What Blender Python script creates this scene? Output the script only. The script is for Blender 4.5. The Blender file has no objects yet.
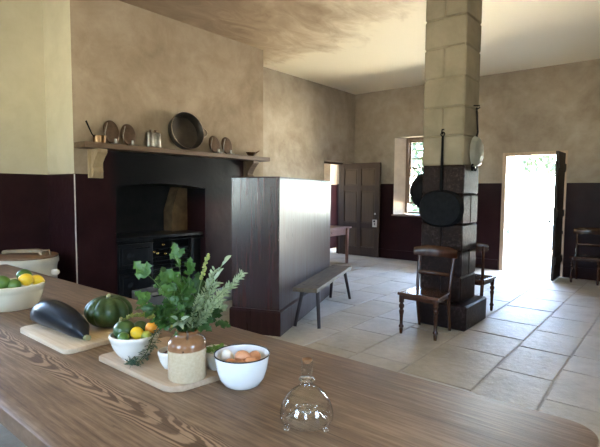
import bpy, bmesh, math, random
from mathutils import Vector, Matrix, noise
R = math.radians
PI = math.pi
scene = bpy.context.scene
COL = scene.collection
rng = random.Random(7)

# ---------------------------------------------------------------- materials
class NT:
    def __init__(s, name):
        s.m = bpy.data.materials.new(name); s.m.use_nodes = True
        s.t = s.m.node_tree; s.b = s.t.nodes['Principled BSDF']; s.out = s.t.nodes['Material Output']
    def n(s, kind, **kw):
        nd = s.t.nodes.new(kind)
        for k, v in kw.items(): setattr(nd, k, v)
        return nd
    def l(s, a, b): s.t.links.new(a, b)
    def val(s, sock, v):
        if isinstance(v, bpy.types.NodeSocket): s.l(v, sock)
        elif v is not None: sock.default_value = v
    def math(s, op, a, b=None, c=None, clamp=False):
        nd = s.n('ShaderNodeMath', operation=op, use_clamp=clamp)
        s.val(nd.inputs[0], a)
        if b is not None: s.val(nd.inputs[1], b)
        if c is not None: s.val(nd.inputs[2], c)
        return nd.outputs[0]
    def coord(s, kind='Object', scale=(1, 1, 1)):
        tc = s.n('ShaderNodeTexCoord'); mp = s.n('ShaderNodeMapping')
        mp.inputs['Scale'].default_value = scale
        s.l(tc.outputs[kind], mp.inputs['Vector']); return mp.outputs[0]
    def sep(s, v):
        nd = s.n('ShaderNodeSeparateXYZ'); s.l(v, nd.inputs[0]); return nd.outputs
    def noise(s, vec, scale, detail=4, rough=.55, dist=0):
        nd = s.n('ShaderNodeTexNoise'); s.l(vec, nd.inputs['Vector'])
        nd.inputs['Scale'].default_value = scale; nd.inputs['Detail'].default_value = detail
        nd.inputs['Roughness'].default_value = rough; nd.inputs['Distortion'].default_value = dist
        return nd.outputs['Fac']
    def ramp(s, fac, stops):
        nd = s.n('ShaderNodeValToRGB'); cr = nd.color_ramp
        while len(cr.elements) < len(stops): cr.elements.new(.5)
        for e, (p, c) in zip(cr.elements, stops):
            e.position = p; e.color = (*c, 1) if len(c) == 3 else c
        s.val(nd.inputs[0], fac); return nd.outputs[0]
    def mix(s, fac, a, b, mode='MIX'):
        nd = s.n('ShaderNodeMix', data_type='RGBA', blend_type=mode)
        s.val(nd.inputs[0], fac)
        for i, v in ((6, a), (7, b)):
            if isinstance(v, bpy.types.NodeSocket): s.l(v, nd.inputs[i])
            else: nd.inputs[i].default_value = (*v, 1) if len(v) == 3 else v
        return nd.outputs[2]
    def smooth(s, x, a, b):
        nd = s.n('ShaderNodeMapRange', interpolation_type='SMOOTHSTEP')
        s.val(nd.inputs[0], x); nd.inputs[1].default_value = a; nd.inputs[2].default_value = b
        return nd.outputs[0]
    def bump(s, h, strength=.3, dist=.01):
        nd = s.n('ShaderNodeBump'); nd.inputs['Strength'].default_value = strength
        nd.inputs['Distance'].default_value = dist; s.l(h, nd.inputs['Height'])
        s.l(nd.outputs[0], s.b.inputs['Normal'])
    def set(s, **kw):
        names = dict(col='Base Color', rough='Roughness', metal='Metallic', spec='Specular IOR Level', coat='Coat Weight',
                     coatr='Coat Roughness', trans='Transmission Weight', ior='IOR', sss='Subsurface Weight')
        for k, v in kw.items():
            so = s.b.inputs[names[k]]
            if isinstance(v, bpy.types.NodeSocket): s.l(v, so)
            elif k == 'col': so.default_value = (*v, 1)
            else: so.default_value = v
        return s.m

def simple(name, c1, c2=None, rough=.5, metal=0, scale=8, spec=.5, bump=0, stretch=(1, 1, 1), coat=0, detail=4):
    t = NT(name)
    v = t.coord('Object', stretch); f = t.noise(v, scale, detail)
    c2 = c2 or tuple(x * .8 for x in c1)
    c = t.ramp(f, [(.3, c1), (.7, c2)])
    t.set(col=c, rough=rough, metal=metal, spec=spec, coat=coat)
    if bump: t.bump(f, bump, .005)
    return t.m

def painted_wall(name, soot=False):
    """mottled limewash above a dark maroon gloss dado; the paint line is at 1.68 m"""
    t = NT(name)
    v = t.coord(); x, y, z = t.sep(v)
    a = t.noise(v, .9, 6, .62, .6); b = t.noise(v, 4.5, 5, .6, .3)
    f = t.math('ADD', t.math('MULTIPLY', a, .65), t.math('MULTIPLY', b, .35))
    plaster = t.ramp(f, [(.36, (.25, .203, .153)), (.5, (.345, .290, .226)), (.64, (.445, .385, .31))])
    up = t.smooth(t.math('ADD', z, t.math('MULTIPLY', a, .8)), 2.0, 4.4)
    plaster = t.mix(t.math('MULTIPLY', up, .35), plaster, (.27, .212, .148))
    # paler cream plaster tone on the alcove side of the chimney
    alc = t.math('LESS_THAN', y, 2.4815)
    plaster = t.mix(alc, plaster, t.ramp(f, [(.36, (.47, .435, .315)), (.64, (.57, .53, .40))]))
    m1 = t.noise(v, 3, 4)
    dado = t.ramp(m1, [(.3, (.019, .0075, .0085)), (.7, (.029, .0115, .0125))])
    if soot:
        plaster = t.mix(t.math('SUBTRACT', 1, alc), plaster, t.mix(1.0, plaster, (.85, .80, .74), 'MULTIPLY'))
        # black-leaded band painted round the fire opening
        yy = t.math('ADD', y, t.math('MULTIPLY', t.math('SUBTRACT', m1, .5), .25))
        my = t.math('MULTIPLY', t.smooth(yy, 2.86, 3.06), t.math('SUBTRACT', 1, t.smooth(yy, 4.85, 5.15)))
        zz = t.math('ADD', z, t.math('MULTIPLY', t.math('SUBTRACT', m1, .5), .3))
        mz = t.math('MULTIPLY', t.smooth(zz, 1.25, 1.5), t.math('SUBTRACT', 1, t.smooth(z, 2.00, 2.004)))
        black = t.math('MULTIPLY', my, mz)
        dado = t.mix(black, dado, (.0085, .0085, .0095))
        line = t.math('MULTIPLY', t.math('GREATER_THAN', z, 1.68), 1.0)
        keep = t.math('MAXIMUM', t.math('SUBTRACT', 1, line), t.math('MULTIPLY', t.math('MULTIPLY', t.smooth(y, 2.80, 2.81), t.math('SUBTRACT', 1, t.smooth(y, 5.30, 5.31))), t.math('LESS_THAN', z, 2.0)))
        low = keep
    else:
        low = t.math('LESS_THAN', z, 1.68)
    col = t.mix(low, plaster, dado)
    rg = t.math('ADD', t.math('MULTIPLY', low, -.64), .9)
    rg = t.math('ADD', rg, t.math('MULTIPLY', b, .12))
    t.set(col=col, rough=rg, spec=.11)
    t.bump(t.math('ADD', b, t.math('MULTIPLY', a, 1.5)), .25, .02)
    return t.m

def ceiling_mat():
    t = NT('ceiling_limewash'); v = t.coord(); x, y, z = t.sep(v)
    a = t.noise(v, .8, 6, .6, .8); b = t.noise(t.coord('Object', (1, .5, 1)), 2.6, 6, .65, 1.2)
    # old smoke stain spreading from the chimney breast
    dx = t.math('DIVIDE', t.math('ADD', x, 5.5), 3.6); dy = t.math('DIVIDE', t.math('SUBTRACT', y, 3.2), 3.3)
    d = t.math('SQRT', t.math('ADD', t.math('MULTIPLY', dx, dx), t.math('MULTIPLY', dy, dy)))
    d = t.math('ADD', d, t.math('MULTIPLY', t.math('SUBTRACT', t.math('ADD', t.math('MULTIPLY', a, .5), t.math('MULTIPLY', b, .5)), .5), 1.1))
    col = t.ramp(d, [(.22, (.115, .062, .028)), (.42, (.165, .092, .042)), (.64, (.31, .205, .11)), (.86, (.54, .42, .27)), (1.0, (.72, .62, .44))])
    col = t.mix(t.math('MULTIPLY', b, .25), col, (.76, .66, .48))
    t.set(col=col, rough=.75); t.bump(b, .15, .02); return t.m

def flag_mat():
    t = NT('sandstone_flags'); v = t.coord()
    at = t.n('ShaderNodeAttribute', attribute_name='tone')
    a = t.noise(v, 2.2, 6, .6, .5); b = t.noise(v, 14, 5, .65)
    f = t.math('ADD', t.math('MULTIPLY', a, .6), t.math('MULTIPLY', b, .4))
    c = t.ramp(f, [(.32, (.35, .335, .305)), (.5, (.455, .442, .412)), (.68, (.56, .548, .515))])
    c = t.mix(at.outputs['Color'], t.mix(1.0, c, (.90, .84, .73), 'MULTIPLY'), c)
    t.set(col=c, rough=t.math('ADD', .40, t.math('MULTIPLY', b, .34)), spec=.45); t.bump(t.math('ADD', f, t.math('MULTIPLY', b, .8)), .45, .012); return t.m

def table_mat():
    t = NT('scrubbed_pine_top'); v = t.coord(); x, y, z = t.sep(v)
    w = t.noise(t.coord('Object', (1.6, 6, 1)), 1.0, 3, .5)
    w2 = t.noise(t.coord('Object', (7, 26, 1)), 1.0, 3, .55)
    fine = t.noise(t.coord('Object', (3.5, 70, 5)), 1.0, 6, .7)
    blot = t.noise(t.coord('Object', (1.3, 3.2, 1)), 1.3, 5, .6)
    # plank joints run along the length; each plank has its own tone
    pl = t.math('FLOOR', t.math('DIVIDE', t.math('ADD', y, .57), .285))
    wn = t.n('ShaderNodeTexWhiteNoise', noise_dimensions='1D'); t.l(pl, wn.inputs['W'])
    fr = t.math('FRACT', t.math('DIVIDE', t.math('ADD', y, .57), .285))
    seam = t.math('LESS_THAN', t.math('MINIMUM', fr, t.math('SUBTRACT', 1, fr)), .006)
    # flat-sawn cathedral figure in the second plank: nested parabolas
    yc = t.math('ADD', y, .29)
    yw = t.math('ADD', yc, t.math('ADD', t.math('MULTIPLY', t.math('SUBTRACT', w, .5), .16), t.math('MULTIPLY', t.math('SUBTRACT', w2, .5), .022)))
    ph = t.math('ADD', t.math('MULTIPLY', x, 6.5), t.math('MULTIPLY', t.math('MULTIPLY', yw, yw), 950))
    ph = t.math('ADD', ph, t.math('MULTIPLY', w2, 1.1))
    band = t.smooth(t.math('SINE', t.math('MULTIPLY', ph, 2 * PI)), -.55, .55)
    ay = t.math('ABSOLUTE', yc)
    mk = t.math('MULTIPLY', t.math('SUBTRACT', 1, t.smooth(t.math('ADD', ay, t.math('MULTIPLY', t.math('SUBTRACT', blot, .5), .10)), .030, .072)), t.smooth(t.math('ADD', t.math('MULTIPLY', x, -1), t.math('MULTIPLY', blot, .5)), -1.72, -1.3))
    mk = t.math('MULTIPLY', mk, t.smooth(blot, .28, .5))
    base = t.ramp(t.math('ADD', t.math('MULTIPLY', fine, .5), t.math('MULTIPLY', blot, .5)),
                  [(.37, (.070, .044, .027)), (.5, (.165, .108, .068)), (.62, (.30, .213, .142))])
    base = t.mix(t.math('MULTIPLY', wn.outputs['Value'], .25), base, (.13, .07, .037))
    figc = t.mix(band, (.066, .033, .017), (.36, .25, .165))
    col = t.mix(t.math('MULTIPLY', mk, .65), base, figc)
    col = t.mix(t.math('MULTIPLY', seam, .7), col, (.05, .028, .015))
    sc = t.noise(t.coord('Object', (9, 38, 1)), 1.0, 5, .7)
    col = t.mix(t.math('MULTIPLY', t.smooth(sc, .62, .72), .5), col, (.07, .04, .022))
    t.set(col=col, rough=t.math('ADD', .36, t.math('MULTIPLY', blot, .25)), spec=.3)
    t.bump(t.math('ADD', fine, t.math('ADD', t.math('MULTIPLY', seam, -3), t.math('MULTIPLY', t.math('MULTIPLY', band, mk), .4))), .3, .004)
    return t.m

def wood(name, c1, c2, scale=(3, 40, 40), rough=.45, axis=None, coat=0):
    t = NT(name); v = t.coord('Object', scale); f = t.noise(v, 1, 5, .6, .5)
    b = t.noise(t.coord(), 3.0, 4)
    c = t.ramp(t.math('ADD', t.math('MULTIPLY', f, .7), t.math('MULTIPLY', b, .3)), [(.3, c1), (.7, c2)])
    t.set(col=c, rough=rough, coat=coat, coatr=.2, spec=.32); t.bump(f, .2, .003); return t.m

def settle_mat(name, spec, r0, rv):
    t = NT(name); v = t.coord('Object', (24, 24, 1.2)); f = t.noise(v, 1, 5, .65, .6)
    b = t.noise(t.coord(), 1.6, 5, .6)
    c = t.ramp(f, [(.3, (.018, .0065, .006)), (.55, (.030, .011, .0095)), (.75, (.046, .018, .0145))])
    t.set(col=c, rough=t.math('ADD', r0, t.math('ADD', t.math('MULTIPLY', f, rv), t.math('MULTIPLY', b, .12))), spec=spec)
    t.bump(t.math('ADD', f, b), .14, .008); return t.m

def pillar_mat():
    t = NT('painted_sandstone'); v = t.coord(); x, y, z = t.sep(v)
    a = t.noise(v, 2.2, 5, .6, .4); b = t.noise(v, 30, 5, .75)
    up = t.ramp(a, [(.3, (.178, .150, .105)), (.5, (.228, .196, .140)), (.7, (.275, .238, .175))])
    lo = t.ramp(t.math('ADD', t.math('MULTIPLY', a, .4), t.math('MULTIPLY', b, .6)), [(.3, (.009, .0048, .004)), (.52, (.020, .011, .009)), (.66, (.078, .054, .046))])
    k = t.math('LESS_THAN', z, 1.80)
    t.set(col=t.mix(k, up, lo), rough=t.math('ADD', .82, t.math('MULTIPLY', k, -.42)), spec=.12)
    t.bump(t.math('ADD', a, t.math('MULTIPLY', b, t.math('MULTIPLY', k, 1.6))), .5, .012); return t.m

def sheet_glass():
    t = NT('window_glass'); t.t.nodes.remove(t.b)
    tr = t.n('ShaderNodeBsdfTransparent'); gl = t.n('ShaderNodeBsdfGlossy'); gl.inputs['Roughness'].default_value = .03
    tr.inputs[0].default_value = (.95, .97, .96, 1)
    fr = t.n('ShaderNodeFresnel'); fr.inputs[0].default_value = 1.45
    mx = t.n('ShaderNodeMixShader'); t.l(fr.outputs[0], mx.inputs[0]); t.l(tr.outputs[0], mx.inputs[1]); t.l(gl.outputs[0], mx.inputs[2])
    t.l(mx.outputs[0], t.out.inputs[0]); return t.m

def clear_glass():
    t = NT('solid_glass'); t.set(col=(.97, .985, .975), rough=.01, trans=1.0, ior=1.45); return t.m
def thin_glass():
    t = NT('thin_blown_glass'); t.t.nodes.remove(t.b)
    tr = t.n('ShaderNodeBsdfTransparent'); gl = t.n('ShaderNodeBsdfGlossy'); gl.inputs['Roughness'].default_value = .015
    lw = t.n('ShaderNodeLayerWeight'); lw.inputs[0].default_value = .5
    edge = t.math('POWER', lw.outputs['Facing'], 5.0)
    c = t.mix(edge, (.985, .99, .985), (.72, .78, .76)); t.l(c, tr.inputs[0])
    f = t.math('ADD', t.math('MULTIPLY', edge, .55), .045)
    mx = t.n('ShaderNodeMixShader'); t.l(f, mx.inputs[0]); t.l(tr.outputs[0], mx.inputs[1]); t.l(gl.outputs[0], mx.inputs[2])
    t.l(mx.outputs[0], t.out.inputs[0]); return t.m

def leaf_mat(name, c1, c2, scale=30):
    t = NT(name); f = t.noise(t.coord(), scale, 4)
    c = t.ramp(f, [(.3, c1), (.7, c2)])
    t.set(col=c, rough=.42)
    tl = t.n('ShaderNodeBsdfTranslucent'); t.l(c, tl.inputs[0])
    mx = t.n('ShaderNodeMixShader'); mx.inputs[0].default_value = .3
    t.l(t.b.outputs[0], mx.inputs[1]); t.l(tl.outputs[0], mx.inputs[2]); t.l(mx.outputs[0], t.out.inputs[0]); return t.m

def pumpkin_mat():
    t = NT('green_pumpkin_rind'); v = t.coord(); f = t.noise(v, 16, 5, .65, .5); g = t.noise(v, 5, 3)
    c = t.ramp(t.math('ADD', t.math('MULTIPLY', f, .6), t.math('MULTIPLY', g, .4)), [(.3, (.012, .032, .009)), (.52, (.028, .062, .016)), (.66, (.075, .11, .035)), (.78, (.15, .17, .06))])
    t.set(col=c, rough=.42, spec=.35); t.bump(f, .12, .004); return t.m

def jar_mat():
    t = NT('salt_glazed_stoneware'); v = t.coord(); x, y, z = t.sep(v); f = t.noise(v, 18, 5, .6); g = t.noise(v, 90, 3)
    zz = t.math('ADD', z, t.math('MULTIPLY', t.math('SUBTRACT', f, .5), .012))
    body = t.ramp(g, [(.3, (.52, .42, .27)), (.7, (.60, .50, .34))])
    br = t.ramp(f, [(.3, (.19, .085, .035)), (.7, (.30, .15, .07))])
    t.set(col=t.mix(t.smooth(zz, .111, .116), body, br), rough=.2, spec=.55); return t.m

M = {}
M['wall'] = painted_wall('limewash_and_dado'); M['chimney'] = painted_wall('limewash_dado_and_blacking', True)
M['ceiling'] = ceiling_mat(); M['flag'] = flag_mat(); M['mortar'] = simple('floor_mortar', (.42, .395, .35), (.33, .305, .265), .9, scale=12)
M['table'] = table_mat(); M['settle'] = settle_mat('grained_maroon_paint', .19, .10, .36); M['settle_end'] = settle_mat('glossier_maroon_end', .6, .12, .12); M['pillar'] = pillar_mat(); M['pane'] = sheet_glass(); M['glass'] = thin_glass(); M['solidglass'] = clear_glass()
M['tableleg'] = wood('table_leg_pine', (.08, .045, .025), (.15, .09, .055), (40, 40, 3))
M['board'] = wood('beech_board', (.44, .34, .225), (.60, .485, .345), (4, 60, 60), .5)
M['board2'] = wood('sycamore_board', (.33, .235, .155), (.48, .37, .26), (4, 60, 60), .55)
M['shelf'] = wood('mantel_timber', (.075, .045, .026), (.14, .09, .055), (30, 3, 30), .5)
M['corbel'] = wood('corbel_timber', (.27, .19, .10), (.40, .30, .18), (20, 20, 4), .6)
M['doorbrown'] = wood('brown_door_paint', (.040, .023, .014), (.058, .035, .022), (20, 20, 2), .4)
M['doorpanel'] = wood('tan_door_panel_paint', (.062, .039, .022), (.085, .054, .032), (20, 20, 2), .42)
M['doordark'] = wood('weathered_door_boards', (.030, .022, .017), (.055, .042, .033), (30, 30, 2), .55)
M['jamb'] = wood('pale_timber_frame', (.42, .30, .20), (.58, .45, .33), (20, 20, 2), .6)
M['sash'] = wood('window_timber', (.20, .13, .085), (.30, .21, .15), (20, 20, 2), .55)
M['bench'] = wood('bench_timber', (.085, .064, .042), (.17, .135, .092), (30, 4, 30), .58)
M['benchleg'] = wood('bench_leg_timber', (.018, .011, .009), (.032, .02, .015), (30, 30, 3), .4)
M['mahogany'] = wood('mahogany', (.028, .010, .006), (.065, .024, .012), (25, 25, 5), .26, coat=.3)
M['mahoganyseat'] = wood('mahogany_seat', (.05, .02, .011), (.10, .042, .023), (25, 4, 25), .2, coat=.8)
M['pinktable'] = wood('red_stained_pine', (.20, .10, .075), (.30, .165, .125), (4, 30, 30), .5)
M['iron'] = simple('black_iron', (.006, .006, .007), (.013, .013, .014), .5, .0, 20, .04, .15)
M['blacklead'] = simple('blackleaded_cast_iron', (.006, .007, .008), (.014, .015, .017), .36, .0, 14, .35, .15)
M['steelpan'] = simple('tinned_pan', (.62, .64, .58), (.45, .46, .41), .42, .8, 9)
M['oldpan'] = simple('tarnished_preserving_pan', (.050, .040, .032), (.026, .021, .018), .40, .4, 9)
M['rim'] = simple('worn_pan_rim', (.42, .34, .26), (.25, .20, .16), .35, 1, 20)
M['tin'] = simple('old_tinplate', (.42, .40, .36), (.22, .20, .18), .35, 1, 14)
M['browntin'] = simple('rusty_tinplate', (.14, .09, .062), (.075, .05, .036), .42, .7, 16)
M['copper'] = simple('tarnished_copper', (.20, .115, .055), (.09, .052, .03), .3, 1, 14)
M['brass'] = simple('brass', (.72, .47, .17), (.55, .34, .12), .25, 1, 10)
M['cream'] = simple('cream_glaze', (.74, .69, .53), (.70, .65, .49), .18, 0, 5, .5)
M['whiteware'] = simple('white_glaze', (.78, .75, .67), (.74, .71, .63), .15, 0, 5, .5)
M['enamel'] = simple('white_enamel', (.82, .83, .81), (.79, .80, .78), .12, 0, 5, .55)
M['enamelrim'] = simple('black_enamel_rim', (.012, .012, .014), (.02, .02, .022), .2)
M['jar'] = jar_mat(); M['stain'] = simple('brown_glaze_mark', (.10, .05, .025), (.14, .07, .03), .25)
M['crock'] = simple('crock_glaze', (.62, .58, .47), (.50, .46, .36), .28, 0, 5)
M['lid'] = wood('crock_lid_timber', (.16, .09, .05), (.25, .15, .09), (4, 30, 30), .5)
M['lidbar'] = wood('lid_bar_timber', (.24, .18, .11), (.34, .27, .17), (4, 30, 30), .55)
M['marrow'] = simple('dark_marrow_skin', (.005, .007, .011), (.010, .013, .018), .30, 0, 10, .16, .06)
M['stalk'] = simple('dry_stalk', (.34, .36, .20), (.22, .22, .11), .7, 0, 40)
M['pumpkin'] = pumpkin_mat()
M['lime'] = simple('lime_peel', (.045, .115, .018), (.11, .20, .04), .35, 0, 12, .5, .12)
M['limeyellow'] = simple('yellowing_lime_peel', (.38, .40, .06), (.25, .32, .05), .35, 0, 12, .5, .12)
M['lemon'] = simple('lemon_peel', (.80, .55, .03), (.70, .46, .02), .35, 0, 30, .5, .12)
M['orange'] = simple('orange_peel', (.82, .36, .03), (.75, .28, .02), .35, 0, 30, .5, .12)
M['gem'] = simple('round_squash_skin', (.022, .062, .014), (.05, .105, .03), .28, 0, 14)
M['berry'] = simple('dark_red_berry', (.07, .010, .010), (.13, .02, .02), .25)
M['eggbrown'] = simple('brown_eggshell', (.52, .235, .11), (.60, .30, .16), .42, 0, 25)
M['eggwhite'] = simple('white_eggshell', (.78, .76, .70), (.74, .71, .64), .4, 0, 25)
M['celery'] = leaf_mat('broad_herb_leaf', (.030, .098, .018), (.075, .175, .032))
M['celeryd'] = leaf_mat('dark_herb_leaf', (.016, .055, .012), (.038, .10, .022))
M['rosemary'] = leaf_mat('grey_green_needles', (.24, .32, .16), (.40, .47, .28))
M['sage'] = leaf_mat('pale_sage_leaf', (.30, .38, .24), (.42, .50, .35))
M['spike'] = leaf_mat('yellow_green_buds', (.30, .35, .08), (.42, .46, .14))
M['dill'] = leaf_mat('blue_green_frond', (.035, .085, .055), (.07, .13, .085))
M['salad'] = leaf_mat('bright_salad_leaf', (.11, .24, .04), (.19, .34, .08))
M['hstem'] = simple('green_stem', (.14, .22, .06), (.10, .16, .045), .5, 0, 20)
M['brick'] = simple('smoked_brick', (.21, .135, .07), (.11, .07, .04), .9, 0, 9, .3, .3)
M['sootbrick'] = simple('sooty_brick', (.012, .012, .012), (.022, .02, .019), .9, 0, 8, .3, .3)
M['hearth'] = simple('hearth_stone', (.22, .22, .22), (.15, .15, .155), .6, 0, 7, .4, .2)
M['hood'] = simple('rain_worn_paving', (.46, .42, .35), (.36, .33, .27), .85, 0, 3)
M['bark'] = simple('bark', (.12, .09, .065), (.07, .05, .04), .9, 0, 12)
M['treeleaf'] = leaf_mat('tree_leaf', (.028, .050, .020), (.055, .080, .032), 3)
M['reveal'] = simple('pale_reveal', (.66, .55, .43), (.54, .44, .34), .8, 0, 5)  # window reveal, a paler tone than the wall around it
M['arris'] = simple('chipped_white_arris', (.62, .57, .50), (.42, .36, .32), .7, 0, 18)
M['china'] = simple('pale_lock_plate', (.62, .60, .53), (.50, .48, .42), .35, 0, 9)
M['cork'] = simple('cork', (.20, .095, .035), (.12, .055, .022), .8, 0, 60)
M['outwall'] = simple('outer_masonry', (.40, .35, .28), (.3, .26, .2), .9, 0, 4)

# ---------------------------------------------------------------- mesh helpers
def new(): return bmesh.new()
def finish(bm, smooth=None):
    bmesh.ops.recalc_face_normals(bm, faces=bm.faces[:])
    if smooth is not None:
        for f in bm.faces: f.smooth = True
def obj(name, bm, mat, parent=None, smooth=None, normals=True, loc=None):
    """smooth: None = flat, else the angle in degrees above which an edge stays sharp"""
    if normals: bmesh.ops.recalc_face_normals(bm, faces=bm.faces[:])
    if smooth is not None:
        for f in bm.faces: f.smooth = True
        for e in bm.edges:
            if len(e.link_faces) == 2 and e.calc_face_angle(0) > R(smooth): e.smooth = False
    me = bpy.data.meshes.new(name); bm.to_mesh(me); bm.free()
    me.materials.append(mat)
    o = bpy.data.objects.new(name, me); COL.objects.link(o)
    if parent: o.parent = parent
    if loc: o.location = loc
    return o
def thing(name, label, cat, loc=(0, 0, 0), rz=0, group=None, rot=None):
    o = bpy.data.objects.new(name, None); COL.objects.link(o); o.empty_display_size = .1
    o.location = loc; o.rotation_euler = rot or (0, 0, rz)
    o['label'] = label; o['category'] = cat
    if group: o['group'] = group
    return o
def tag(o, label, cat, group=None, kind=None):
    o['label'] = label; o['category'] = cat
    if group: o['group'] = group
    if kind: o['kind'] = kind
    return o
def struct(o): o['kind'] = 'structure'; return o
def dup(root, label, loc, rz=0, group=None):
    c = root.copy(); COL.objects.link(c); c.location = loc; c.rotation_euler = (0, 0, rz); c['label'] = label
    if group: c['group'] = group
    def rec(a, b):
        for ch in list(a.children):
            d = ch.copy(); COL.objects.link(d); d.parent = b; rec(ch, d)
    rec(root, c); return c

def box(bm, lo, hi, bev=0, mat=None, seg=2):
    c = [(a + b) / 2 for a, b in zip(lo, hi)]; s = [abs(b - a) for a, b in zip(lo, hi)]
    r = bmesh.ops.create_cube(bm, size=1)
    vs = r['verts']
    for v in vs:
        v.co = Vector((v.co.x * s[0] + c[0], v.co.y * s[1] + c[1], v.co.z * s[2] + c[2]))
    if bev:
        es = list({e for v in vs for e in v.link_edges})
        g = bmesh.ops.bevel(bm, geom=es, offset=bev, segments=seg, affect='EDGES', profile=.5)
        vs = list({v for f in g['faces'] for v in f.verts} | {v for v in vs if v.is_valid})
    if mat:
        allv = [v for v in bm.verts if v in set(vs)]
        bmesh.ops.transform(bm, matrix=mat, verts=allv)
    return vs
def lathe(bm, prof, seg=32, c=(0, 0, 0), mat=None, closed=False, sx=1, sy=1):
    rings = []
    for r, z in prof:
        if r < 1e-5: rings.append([bm.verts.new((0, 0, z))])
        else: rings.append([bm.verts.new((r * sx * math.cos(2 * PI * k / seg), r * sy * math.sin(2 * PI * k / seg), z)) for k in range(seg)])
    pairs = list(zip(rings, rings[1:])) + ([(rings[-1], rings[0])] if closed else [])
    for a, b in pairs:
        for k in range(seg):
            k2 = (k + 1) % seg
            if len(a) == 1 and len(b) == 1: continue
            if len(a) == 1: bm.faces.new((a[0], b[k], b[k2]))
            elif len(b) == 1: bm.faces.new((a[k], a[k2], b[0]))
            else: bm.faces.new((a[k], a[k2], b[k2], b[k]))
    vs = [v for r in rings for v in r]
    if mat is not None: bmesh.ops.transform(bm, matrix=mat, verts=vs)
    bmesh.ops.translate(bm, vec=Vector(c), verts=vs)
    return vs
def tube(bm, pts, rad, seg=8, caps=True, flat=1.0):
    pts = [Vector(p) for p in pts]; n = len(pts)
    if not isinstance(rad, (list, tuple)): rad = [rad] * n
    rings = []; ref = None
    for i, p in enumerate(pts):
        t = (pts[min(i + 1, n - 1)] - pts[max(i - 1, 0)]).normalized()
        if ref is None: ref = Vector((0, 0, 1)) if abs(t.z) < .9 else Vector((1, 0, 0))
        a = (ref - t * ref.dot(t)).normalized(); ref = a; b = t.cross(a)
        rings.append([bm.verts.new(p + (a * math.cos(2 * PI * k / seg) + b * math.sin(2 * PI * k / seg) * flat) * rad[i]) for k in range(seg)])
    for a, b in zip(rings, rings[1:]):
        for k in range(seg): bm.faces.new((a[k], a[(k + 1) % seg], b[(k + 1) % seg], b[k]))
    if caps: bm.faces.new(rings[0][::-1]); bm.faces.new(rings[-1])
def prism(bm, poly, f, bev=0):
    """poly: 2-D outline; f(u, v, side) -> 3-D point for side 0 and 1"""
    a = [bm.verts.new(f(u, v, 0)) for u, v in poly]; b = [bm.verts.new(f(u, v, 1)) for u, v in poly]
    fs = [bm.faces.new(a[::-1]), bm.faces.new(b)]
    n = len(poly)
    for k in range(n): fs.append(bm.faces.new((a[k], a[(k + 1) % n], b[(k + 1) % n], b[k])))
    if bev:
        bmesh.ops.recalc_face_normals(bm, faces=fs)
        es = list(set(fs[0].edges) | set(fs[1].edges))
        bmesh.ops.bevel(bm, geom=es, offset=bev, segments=2, affect='EDGES', profile=.5)
    return a + b
def blob(bm, r, c=(0, 0, 0), u=20, v=12, fn=None, mat=None):
    vs = bmesh.ops.create_uvsphere(bm, u_segments=u, v_segments=v, radius=1)['verts']
    for w in vs:
        p = w.co.copy()
        if fn: p = fn(p)
        w.co = Vector((p.x * r[0], p.y * r[1], p.z * r[2]))
    if mat is not None: bmesh.ops.transform(bm, matrix=mat, verts=vs)
    bmesh.ops.translate(bm, vec=Vector(c), verts=vs)
    return vs
def rounded_rect(x0, x1, y0, y1, rs, n=6):
    """outline, corner radii in order: (x1,y0) (x1,y1) (x0,y1) (x0,y0)"""
    out = []
    for (cx, cy, a0), r in zip(((x1, y0, -90), (x1, y1, 0), (x0, y1, 90), (x0, y0, 180)), rs):
        sx = -1 if cx == x1 else 1; sy = 1 if cy == y0 else -1
        for k in range(n + 1):
            a = R(a0 + 90 * k / n)
            out.append((cx + sx * r + r * math.cos(a), cy + sy * r + r * math.sin(a)))
    return out
def XY(z0, z1): return lambda u, v, s: Vector((u, v, z1 if s else z0))
def XZ(y0, y1): return lambda u, v, s: Vector((u, y1 if s else y0, v))
def YZ(x0, x1): return lambda u, v, s: Vector((x1 if s else x0, u, v))

# ---------------------------------------------------------------- room
XL, YB, H = -6.01, 9.38, 3.76          # left wall face, back wall face, ceiling
XR, YR = 3.2, -2.3                     # right wall and the wall behind the camera
T = .42
XC, YC0, YC1 = -5.318, 2.481, 5.557    # chimney breast face and its two ends

def wall_boxes(bm, axis, pos0, pos1, a0, a1, z1, openings):
    """a wall slab between pos0..pos1 across, a0..a1 along; openings (a, b, z0, z1)"""
    def bx(p, q, z0, zz):
        if q - p < 1e-4 or zz - z0 < 1e-4: return
        if axis == 'x': box(bm, (pos0, p, z0), (pos1, q, zz))
        else: box(bm, (p, pos0, z0), (q, pos1, zz))
    cur = a0
    for (p, q, z0, zz) in sorted(openings):
        bx(cur, p, 0, z1); bx(p, q, 0, z0); bx(p, q, zz, z1); cur = q
    bx(cur, a1, 0, z1)

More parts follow.
